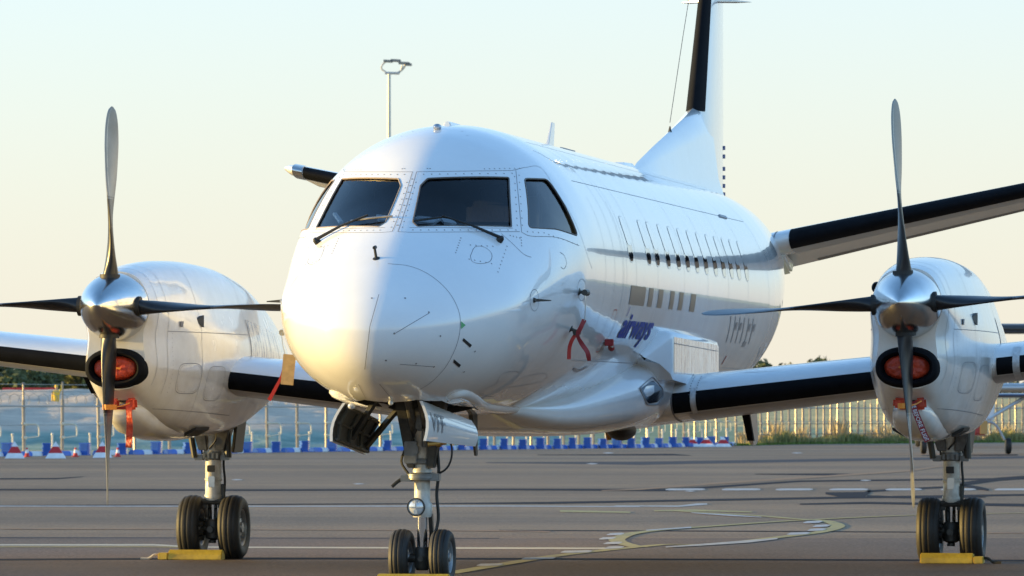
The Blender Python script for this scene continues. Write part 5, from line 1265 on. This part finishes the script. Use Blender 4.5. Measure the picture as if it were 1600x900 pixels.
def nac_ring(a, cx, off=0):
    zt_, zu, wu, zw, ww, zl, wl, zb = [f(a) for f in NF]
    half = [(0, zb), (wl*.62, zb+(zl-zb)*.16), (wl*.97, zl), (ww, zw), (wu, zu), (wu*.66, zt_-(zt_-zu)*.22), (0, zt_)]
    pts = [(-half[1][0], half[1][1])]+half+[(-half[-2][0], half[-2][1])]
    P = [Vector((x, z, 0)) for x, z in pts]; out = []
    for i in range(1, len(P)-2):
        a_, b_, c_, d_ = P[i-1:i+3]
        for k in range(7):
            t = k/7; out.append(.5*((2*b_)+(c_-a_)*t+(2*a_-5*b_+4*c_-d_)*t*t+(3*b_-a_-3*c_+d_)*t**3))
    out.append(P[-2]); R_ = [(p.x, p.y) for p in out]; L_ = [(-x, z) for x, z in reversed(R_[1:-1])]
    return [Vector((cx+x, a, z)) for x, z in R_+L_]
HUBZ = 2.222
NBV = {}
def nacelle(sd):
    cx = sd*3.355; n0 = Vector((cx, 0, 0))
    rs = [nac_ring(a, cx) for a in list(np.linspace(3.60, 4.0, 7))[:-1]+list(np.linspace(4.0, 9.6, 70))]
    nac = MB().rings(rs).build('engine_nacelle', WHITE2, air, smooth=60); NBV[sd] = bvh_of(nac)
    # intake lip, throat and cover
    def ring_ell(a, rx, rz, cz=1.70, n=44, e=2.3): return [(cx+rx*math.copysign(abs(math.cos(t))**(2/e), math.cos(t)), a, cz+rz*math.copysign(abs(math.sin(t))**(2/e), math.sin(t))) for t in np.linspace(0, 2*math.pi, n, endpoint=False)]
    lip = MB().rings([ring_ell(a, rx, rz) for a, rx, rz in ((3.80, .268, .176), (3.62, .266, .174), (3.545, .256, .164), (3.51, .236, .146), (3.505, .216, .130), (3.525, .200, .114), (3.59, .190, .106))], False, True).build('intake_lip', BOOT, nac, smooth=60)
    b = MB(); rs = []
    for a, k in ((3.58, 1.0), (3.55, .93), (3.53, .78), (3.525, .5), (3.53, .2)):
        rs.append([(cx+.186*k*math.copysign(abs(math.cos(t))**.87, math.cos(t)), a-.018*NZ.noise(Vector((math.cos(t)*2*k*2, math.sin(t)*3*k, sd*3+k))), 1.70+.102*k*math.copysign(abs(math.sin(t))**.87, math.sin(t))) for t in np.linspace(0, 2*math.pi, 44, endpoint=False)])
    b.rings(rs); cv = b.build('intake_cover', REDC, nac, smooth=70)
    b = MB(); b.box((cx, 3.512, 1.70), (.12, .006, .016)); b.build('cover_strap', ORANGE, cv, smooth=0)
    # small lower inlet with red plug
    b = MB(); b.rings([[(cx+x*k, a, 1.455+z*k) for x, z in ((-.12, -.04), (.12, -.04), (.12, .045), (-.12, .045))] for a, k in ((3.80, 1.0), (3.95, .9))]); b.box((cx-.105, 3.78, 1.47), (.03, .03, .07)); b.box((cx+.105, 3.78, 1.47), (.03, .03, .07)); b.build('oil_cooler_inlet', DARK, nac, bevel=.008)
    b = MB(); b.box((cx-.075, 3.765, 1.405), (.12, .05, .085), Euler((0, .05, 0))); b.box((cx+.095, 3.765, 1.40), (.09, .05, .10), Euler((0, -.08, 0))); b.box((cx, 3.775, 1.37), (.2, .04, .035)); b.build('inlet_plug', REDC, nac, bevel=.018)
    # lower keel scoop
    rs = []
    for a, w, zt_, zb in ((3.80, .10, 1.40, 1.30), (3.9, .155, 1.42, 1.23), (4.2, .19, 1.42, 1.135), (4.8, .205, 1.42, 1.085), (5.4, .20, 1.42, 1.078), (5.9, .17, 1.42, 1.09), (6.3, .10, 1.42, 1.13)):
        zc = (zt_+zb)/2; rs.append([(cx+w*math.copysign(abs(math.cos(t))**.8, math.cos(t)), a, zc+(zt_-zb)/2*math.copysign(abs(math.sin(t))**.8, math.sin(t))) for t in np.linspace(0, 2*math.pi, 36, endpoint=False)])
    MB().rings(rs).build('lower_scoop', WHITE2, nac, smooth=60)
    b = MB()
    for s in (-1, 1):
        b.rings([[(cx+s*.20, a, 1.16), (cx+s*.31, a, 1.20), (cx+s*.30, a, 1.172), (cx+s*.2, a, 1.12)] for a in (5.2, 5.7)])
    b.build('scoop_outlet', DARK, nac, smooth=0)
    # seams
    S = []
    def nseam(pts):
        out = []
        for x, y in pts:
            p, n = hit(x, y, NBV[sd]);
            if p is not None: out.append((p, n))
        return out
    for a in (3.78, 4.02, 4.85, 6.45):
        r_ = nac_ring(a, cx); k = len(r_); path = []
        for i in range(k*1+1 if False else k):
            p = r_[i]; t = r_[(i+1) % k]-r_[i-1]; n = Vector((t.z, 0, -t.x)).normalized(); n = n if n.dot(p-Vector((cx, a, 1.9))) > 0 else -n; path.append((p, n))
        if a in (3.78, 4.02): path = path[int(k*.12):int(k*.88)]
        S.append(path[:k//2+1]); S.append(path[k//2:])
    for s in (-1, 1):
        for z0, z1, a0, a1 in ((2.02, 2.02, 4.02, 6.45), (1.36, 1.30, 4.05, 6.2)):
            path = []
            for t in np.linspace(0, 1, 24):
                a = a0+(a1-a0)*t; z = z0+(z1-z0)*t; loc, n, fi, d = NBV[sd].ray_cast(Vector((cx+s*2, a, z)), Vector((-s, 0, 0)))
                if loc: path.append((loc, n if n.x*s > 0 else -n))
            S.append(path)
        for (ac, zc, w, h) in ((4.55, 1.62, .30, .26), (5.30, 1.58, .28, .30)):
            path = []
            for t in np.linspace(0, 2*math.pi, 29):
                a = ac+w*math.copysign(abs(math.cos(t))**.5, math.cos(t)); z = zc+h/2*math.copysign(abs(math.sin(t))**.5, math.sin(t))
                loc, n, fi, d = NBV[sd].ray_cast(Vector((cx+s*2, a, z)), Vector((-s, 0, 0)))
                if loc: path.append((loc, n if n.x*s > 0 else -n))
            S.append(path)
            b = MB(); discs(b, [(p, n) for p, n in path], .005, .003) if False else None
    seam_mesh(S, .0055, .002).build('panel_seam', SEAM, nac, smooth=0, kind='stuff')
    b = MB(); pts = []
    for s in (-1, 1):
        for (ac, zc, w, h) in ((4.55, 1.62, .27, .23), (5.30, 1.58, .25, .27)):
            for t in np.linspace(0, 2*math.pi, 40):
                a = ac+w*math.copysign(abs(math.cos(t))**.5, math.cos(t)); z = zc+h/2*math.copysign(abs(math.sin(t))**.5, math.sin(t)); loc, n, fi, d = NBV[sd].ray_cast(Vector((cx+s*2, a, z)), Vector((-s, 0, 0)))
                if loc: pts.append((loc, n if n.x*s > 0 else -n))
        for z in np.linspace(1.5, 2.0, 14):
            loc, n, fi, d = NBV[sd].ray_cast(Vector((cx+s*2, 4.13, z)), Vector((-s, 0, 0)))
            if loc: pts.append((loc, n if n.x*s > 0 else -n))
    discs(b, pts, .0045, .002); b.build('screw_head', MATS['screw_dark'], nac, smooth=0, kind='stuff')
    # bright streaked reflection painted as a panel on the aft flank
    for s in (1,):
        b = MB(); vs = []; ok = True; nA, nZ = 24, 12
        for i in range(nA+1):
            for j in range(nZ+1):
                a = 6.5+1.5*i/nA; z = (1.80+.36*j/nZ)-.12*i/nA; loc, n, fi, d = NBV[sd].ray_cast(Vector((cx+s*2, a, z)), Vector((-s, 0, 0)))
                vs.append((loc+(n if n.x*s > 0 else -n)*.004) if loc else Vector((cx, a, z)))
        b.add(vs, [(i*(nZ+1)+j, (i+1)*(nZ+1)+j, (i+1)*(nZ+1)+j+1, i*(nZ+1)+j+1) for i in range(nA) for j in range(nZ)])
        b.build('flank_reflection_panel', REFLSTREAK, nac, smooth=80)
    # little vent fin on the outboard... facing side
    loc, n, fi, d = NBV[sd].ray_cast(Vector((cx+2, 4.75, 2.12)), Vector((-1, 0, 0))); b = MB(); b.rings([[loc+Vector((-.02, 0, .02)), loc+Vector((-.02, .14, .045)), loc+Vector((-.02, .14, -.045)), loc+Vector((-.02, 0, -.02))], [loc+Vector((.004, .03, .015)), loc+Vector((.035, .13, .05)), loc+Vector((.035, .13, -.055)), loc+Vector((.004, .03, -.02))]]); b.build('vent_louvre', BLACKT, nac, smooth=0)
    loc, n, fi, d = NBV[sd].ray_cast(Vector((cx+2, 4.35, 2.02+.06)), Vector((-1, 0, 0))); b = MB(); b.add([loc+Vector((.004, y, z)) for y, z in ((-.06, -.02), (.10, -.02), (.10, .03), (-.06, .03))], [(0, 1, 2, 3)]); b.build('data_placard', SEAM, nac, smooth=0)
    loc, n, fi, d = NBV[sd].ray_cast(Vector((cx-2, 4.6, 2.38)), Vector((1, 0, 0))); b = MB(); b.lathe(loc+Vector((.02, .1, 0)), (-.35, -1, 0), [(0, .045), (.14, .05), (.15, .038), (.08, .03)], 14, True, True); b.build('drain_scoop', BLACKT, nac)
    # spinner and blades
    prof = []
    for i in range(25):
        t = i/24; prof.append((.68*t, .288*(1-(1-t)**1.75)**.62))
    sp = MB().lathe((cx, 2.93, HUBZ), (0, 1, 0), prof, 56, True, True).build('spinner', CHROME, air, smooth=60)
    b = MB()
    for i in range(1): b.lathe((cx, 3.60, HUBZ), (0, 1, 0), [(0, .27), (.03, .27)], 40)
    b.build('backplate', GDARK, sp)
    rot = R(-2.6) if sd > 0 else R(.7)         # roll of the whole propeller
    for k in range(4):
        ang = rot+k*math.pi/2; rad = Vector((math.sin(ang), 0, math.cos(ang))); tan = Vector((math.cos(ang), 0, -math.sin(ang))); ax = Vector((0, 1, 0)); hub = Vector((cx, 3.38, HUBZ))
        def blade_ring(r, c, th, dev, sweep=0):
            # chord direction leans from the shaft axis by dev
            cd = (ax*math.cos(dev)-tan*math.sin(dev)); nd = cd.cross(rad).normalized(); out = []
            for t in np.linspace(0, 2*math.pi, 20, endpoint=False):
                u = math.cos(t); v = math.sin(t)*(1-.35*u)*(.5); out.append(hub+rad*r+cd*(u*c/2+sweep)+nd*(v*th))
            return out
        st = [(.20, .125, .125, .62), (.27, .130, .125, .62), (.33, .150, .10, .60), (.42, .175, .07, .50), (.55, .20, .048, .36), (.70, .225, .038, .20), (.9, .262, .030, .04), (1.1, .285, .024, -.09), (1.3, .280, .019, -.17), (1.45, .25, .015, -.22), (1.56, .205, .012, -.25), (1.63, .15, .009, -.26), (1.665, .09, .006, -.27), (1.68, .03, .003, -.27)]
        f = [pchip([s_[0] for s_ in st], [s_[q] for s_ in st]) for q in (1, 2, 3)]
        def seg(r0, r1, n, nm, m, grow=0, par=sp):
            rs = [blade_ring(r, f[0](r)+grow, f[1](r)+grow, f[2](r)) for r in np.linspace(r0, r1, n)]; return MB().rings(rs).build(nm, m, par, smooth=60)
        bo = seg(.20, .92, 20, 'propeller_blade', BLACKB, par=air)
        seg(.90, 1.68, 30, 'blade_tip', BLADE, par=bo)
        # metal edge strip along the leading edge
        rs = []
        for r in np.linspace(.93, 1.66, 22):
            c, th, dev = f[0](r), f[1](r), f[2](r); cd = (ax*math.cos(dev)-tan*math.sin(dev)); nd = cd.cross(rad).normalized(); e = hub+rad*r-cd*(c/2)
            rs.append([e-cd*.003, e+cd*.035+nd*(th*.40+.001), e+cd*.035+nd*(th*.34), e+cd*.004, e+cd*.035-nd*(th*.34), e+cd*.035-nd*(th*.40+.001)])
        MB().rings(rs).build('edge_strip', STRIP, bo, smooth=40)
        c0 = hub+rad*.262; b = MB(); b.lathe(c0-rad*.03, rad, [(0, .085), (.030+.006, .085), (.036, .07)], 24); hole = b.build('root_socket', DARK, bo)
    return nac
NACS = {sd: nacelle(sd) for sd in (1, -1)}

# ================================================================== LOOSE THINGS ON AND AROUND THE AIRLINER
def wp(v): return AM @ Vector(v)
def chock(c, L, label, rope_side):
    """yellow wheel chock lying across in front of the pair of tyres; c in aircraft coordinates"""
    t = empty('wheel_chock', wp((c[0], c[1], 0)), -PSI); tag(t, label, 'chock', 'yellow wheel chocks')
    b = MB()
    b.rings([[(x, -.075, .0), (x, .075, 0), (x, .06, .05), (x, .02, .092), (x, -.02, .092), (x, -.06, .05)] for x in (-L/2, -L/2+.012, L/2-.012, L/2)]); b.build('block', YEL, t, smooth=0, bevel=.008)
    b = MB(); b.rings([[(x, -.08, .0), (x, .08, 0), (x, .07, .065), (x, -.07, .065)] for x in (rope_side*L/2, rope_side*(L/2+.09))]); b.build('block_end', YEL, t, smooth=0, bevel=.008)
    b = MB(); x0 = rope_side*(L/2+.08); b.path(catmull([(x0, 0, .05), (x0+rope_side*.05, -.03, .045), (x0+rope_side*.10, -.05, .012), (x0+rope_side*.17, -.06, .012)], 6), .013, 6); b.build('rope', ROPE if rope_side < 0 else GDARK, t)
    return t
chock((-3.355-.07, 6.77), .50, 'yellow wheel chock in front of the left main wheels', -1)
chock((3.355+.0, 6.77), .47, 'yellow wheel chock in front of the right main wheels', 1)
t = chock((0, -.33), .56, 'worn yellow chock in front of the nose wheels at the bottom edge', 1)
def streamer(name, pts, w, m, label, cat='streamer', nrm=(0, -1, 0), group=None, text=None):
    t = empty(name, wp(pts[0]), -PSI); tag(t, label, cat, group); P = [Vector(p)-Vector(pts[0]) for p in pts]
    C = catmull(P, 6); b = MB(); n = len(C); nr = []
    for i in range(n): nr.append(Vector((.35*math.sin(i*.55), -1, .1*math.cos(i*.8))) if nrm == (0, -1, 0) else Vector(nrm))
    b.ribbon(C, w, nr, .004); o = b.build('ribbon', m, t, smooth=60)
    return t, C
# left engine: orange band round the lower blade, streamer and plug cord
hubL = Vector((-3.355, 3.38, HUBZ)); hubR = Vector((3.355, 3.38, HUBZ))
def band(hub, r, label):
    t = empty('propeller_tie_band', wp(hub-Vector((0, 0, r))), -PSI); tag(t, label, 'strap', 'orange straps round the lower blades')
    b = MB(); b.rings([[(.105*math.cos(q)*.5+.0, .13*math.sin(q), z) for q in np.linspace(0, 2*math.pi, 20, endpoint=False)] for z in (-.022, .022)]); b.build('strap', ORANGE, t)
    b = MB(); b.path([(.04, .03, .0), (.08, .16, .015), (.11, .28, .04)], .006, 5); b.build('cord', ORANGE, t)
band(hubL, .85, 'orange strap tied round the lower blade of the left propeller'); band(hubR, .84, 'orange strap tied round the lower blade of the right propeller')
streamer('warning_streamer', [(-3.255, 3.66, 1.435), (-3.25, 3.62, 1.36), (-3.245, 3.63, 1.22), (-3.25, 3.63, 1.10), (-3.255, 3.63, 1.03)], .055, REDC, 'bright red streamer hanging straight down below the left engine intake')
t, C = streamer('warning_streamer', [(3.40, 3.66, 1.42), (3.42, 3.60, 1.34), (3.46, 3.60, 1.24), (3.50, 3.60, 1.14), (3.525, 3.60, 1.09)], .052, REDRD, 'dark red slanting streamer with white lettering below the right engine intake', nrm=(.1, -1, 0))
vs, fs = text_mesh('VE BEFORE FLIGHT', 1, 0, 1, .01); xs = [v[0] for v in vs]; W = max(xs)-min(xs); b = MB(); out = []
for x, y in vs:
    u = .06+.90*(x-min(xs))/W; k = u*(len(C)-1); i = min(int(k), len(C)-2); p = C[i].lerp(C[i+1], k-i); tdir = (C[i+1]-C[i]).normalized(); nn = Vector((.1, -1, 0)).normalized(); sd_ = tdir.cross(nn).normalized(); sd_ = -sd_ if sd_.x < 0 else sd_
    out.append(p+sd_*((y-.36)*.048)+nn*.006)
b.add(out, fs); b.build('lettering', WTXT, t, smooth=0)
# ribbons on the port pitot probes
(p1, n1), (p1m, n1m), (p2, n2), (p2m, n2m) = PIT
e2 = p2+n2*.07+Vector((0, -.1, 0)); e1 = p1+n1*.07+Vector((0, -.1, 0))
t = empty('probe_cover', wp(e2), -PSI); tag(t, 'upper probe cover with wire and wavy red ribbon on the right side of the nose', 'probe cover')
b = MB(); b.tube((0, .06, 0), (.0, -.06, 0), .026, .024, 10); b.build('cap', GDARK, t); b = MB(); b.path([(0, -.04, 0), (.005, -.04, -.10), (-.005, -.03, -.22)], .004, 5); b.build('wire', ALU, t)
b = MB(); C_ = catmull([(-.005, -.03, -.21), (-.03, -.05, -.27), (-.055, -.05, -.33), (-.02, -.06, -.40), (.02, -.05, -.46), (.035, -.04, -.53)], 6); b.ribbon(C_, .036, [Vector((.8*math.sin(i*.35), -1, 0)) for i in range(len(C_))], .004); b.build('ribbon', REDRD, t, smooth=60)
t = empty('probe_cover', wp(e1), -PSI); tag(t, 'lower probe cover with short red tail on the right side of the nose', 'probe cover')
b = MB(); b.tube((0, .06, 0), (.0, -.06, 0), .026, .024, 10); b.build('cap', GDARK, t)
b = MB(); C_ = catmull([(.0, -.02, -.01), (-.03, -.04, -.06), (-.05, -.04, -.12), (-.055, -.04, -.21)], 5); b.ribbon(C_, .03, [Vector((.5, -1, 0))]*len(C_), .004); b.build('ribbon', REDR, t, smooth=60)
# tag and ribbon on the starboard probe
e = p1m+n1m*.07+Vector((0, -.1, 0)); _d = (AM @ e).y; e = AMI @ at(442, 520, _d); sk = AMI @ (AM @ e); t = empty('cover_tag', wp(e), -PSI); tag(t, 'tan cardboard tag with a red tail hanging at the left side of the nose', 'tag')
b = MB(); b.tube((.05, .12, .03), (0, -.04, 0), .022, .026, 10); b.build('cap', ALU, t)
b = MB(); b.path([(0, -.05, 0), (.008, -.05, -.09), (.03, -.05, -.17), (.045, -.05, -.20)], .003, 5); b.build('wire', ALU, t)
b = MB(); b.box((.055, -.05, -.29), (.10, .007, .24), Euler((.05, .10, .15))); b.build('cardboard', TAN, t, smooth=0, bevel=.003)
C_ = catmull([(.02, -.045, -.24), (0, -.05, -.34), (-.045, -.05, -.43), (-.10, -.05, -.53)], 6); b = MB(); b.ribbon(C_, list(np.linspace(.014, .032, len(C_))), [Vector((.2, -1, 0))]*len(C_), .003); b.build('ribbon', REDR, t, smooth=60)

# ---- small aircraft parked beyond the right engine
REDPT = mat('red_cowl_paint', (.42, .03, .03), .3, coat=.5); SILV = mat('silver_wing', (.62, .64, .66), .35, .4)
la = empty('light_aircraft', (at(1530, YH, 178).x, 180, 0), 0); tag(la, 'small high-wing aircraft with red cowling parked far behind the right engine', 'airplane')
K = 178/FPX
def LX(px): return (px-1530)*K
def LZ(py): return EYE+(YH-py)*K
b = MB(); b.rings([[(x*k+LX(1527), y, (LZ(669)+z*k)) for x, z in ((-.42, -.24), (.42, -.24), (.42, .26), (-.42, .26))] for y, k in ((-1.0, .85), (-.8, 1), (.4, 1.05))]); b.build('cowling', REDPT, la, bevel=.05)
b = MB(); b.box((LX(1541), -1.02, LZ(668)), (.24, .05, .42)); b.build('cowl_panel', mat('orange_panel', (.6, .32, .10), .6), la, bevel=.01)
b = MB(); b.rings([[(LX(1545)+x*k, y, LZ(640)+z*k) for x, z in ((-.5, -.35), (.35, -.35), (.38, .2), (.25, .55), (-.25, .55), (-.5, .2))] for y, k in ((.2, 1), (1.6, 1), (3.0, .6), (6.5, .15))]); b.build('fuselage', WFAR, la, bevel=.03)
b = MB(); b.rings([[Vector((x, .2+q[0]*1.4, LZ(617.5)+(x-LX(1545))*.00+q[1]*1.1)) for q in AFT] for x in (LX(1545)-4.8, LX(1545)+5.2)]); b.build('wing', mat('dark_blue_wing', (.06, .07, .12), .3, coat=.5), la)
b = MB(); b.tube((LX(1553), .2, LZ(655)), (LX(1612), .6, LZ(621)), .06, n=8); b.build('wing_strut', SILV, la); b = MB(); b.tube((LX(1507), .2, LZ(655)), (LX(1450), .6, LZ(621)), .06, n=8); b.build('wing_strut', SILV, la)
for s, px in ((-1, 1451), (1, 1585)):
    x = LX(px); b = MB(); b.path(catmull([(s*.35+LX(1518), .2, LZ(660)), (s*.9+LX(1518), .2, LZ(662)), (x-s*.12, .2, LZ(688))], 5), .04, 6); g = b.build('gear_leg', SILV, la)
    b = MB(); b.lathe((x-.10, .2, .26), (1, 0, 0), [(0, .16), (.02, .24), (.10, .26), (.18, .24), (.20, .16)], 20); b.build('tyre', TYRE, g)
# second parked aircraft, its wings seen above the small one
ba = empty('parked_biplane', (at(1500, YH, 215).x, 218, 0)); tag(ba, 'parked biplane with dark upper wing and silver lower wing beyond the right engine', 'airplane')
K2 = 215/FPX
def BX(px): return (px-1500)*K2
def BZ(py): return EYE+(YH-py)*K2
b = MB(); b.rings([[Vector((x, q[0]*1.9, BZ(511.5)+q[1]*3.0)) for q in AFT] for x in (BX(1460), BX(1760))]); b.build('upper_wing', mat('dark_brown_wing', (.05, .045, .045), .4, coat=.3), ba)
b = MB(); b.rings([[Vector((x, q[0]*1.7, BZ(605)+q[1]*2.6)) for q in AFT] for x in (BX(1460), BX(1760))]); b.build('lower_wing', SILV, ba)
b = MB(); b.rings([[(BX(1480)+math.cos(q)*r_, y, BZ(600)+math.sin(q)*r_*1.2) for q in np.linspace(0, 6.28, 16, endpoint=False)] for y, r_ in ((-1.2, .5), (-.9, .62), (2, .62), (6, .2))]); b.build('fuselage', WFAR, ba)
b = MB(); b.tube((BX(1480)-.5, 0, BZ(640)), (BX(1480)-.9, 0, .35), .06, n=6); b.tube((BX(1480)+.5, 0, BZ(640)), (BX(1480)+.5, 0, .35), .06, n=6); b.lathe((BX(1480)-1.0, 0, .35), (1, 0, 0), [(0, .3), (.1, .35), (.2, .3)], 16); b.lathe((BX(1480)+.4, 0, .35), (1, 0, 0), [(0, .3), (.1, .35), (.2, .3)], 16); b.tube((BX(1480)-.3, .5, BZ(600)), (BX(1480)-.6, .5, BZ(515)), .05, n=6); b.tube((BX(1480)+.3, .5, BZ(600)), (BX(1480)+.6, .5, BZ(515)), .05, n=6); b.build('undercarriage', GDARK, ba)
dj = empty('distant_airliner', (at(1625, YH, 520).x, 520, 0), R(90)); tag(dj, 'far-off white airliner whose round nose shows at the right picture edge', 'airplane')
b = MB(); fuselage_rings(b, -13, 4, 1.5, EYE+(YH-603)*520/FPX-.2); b.build('fuselage', WFAR, dj); b = MB(); b.box((-4, 0, 1.6), (2.5, 18, .25)); b.build('wing', WFAR, dj)
b = MB(); b.box((-6, -1.5, .7), (.4, .4, 1.6)); b.box((-6, 1.5, .7), (.4, .4, 1.6)); b.box((.5, 0, .7), (.3, .3, 1.6)); b.build('landing_gear', GDARK, dj)
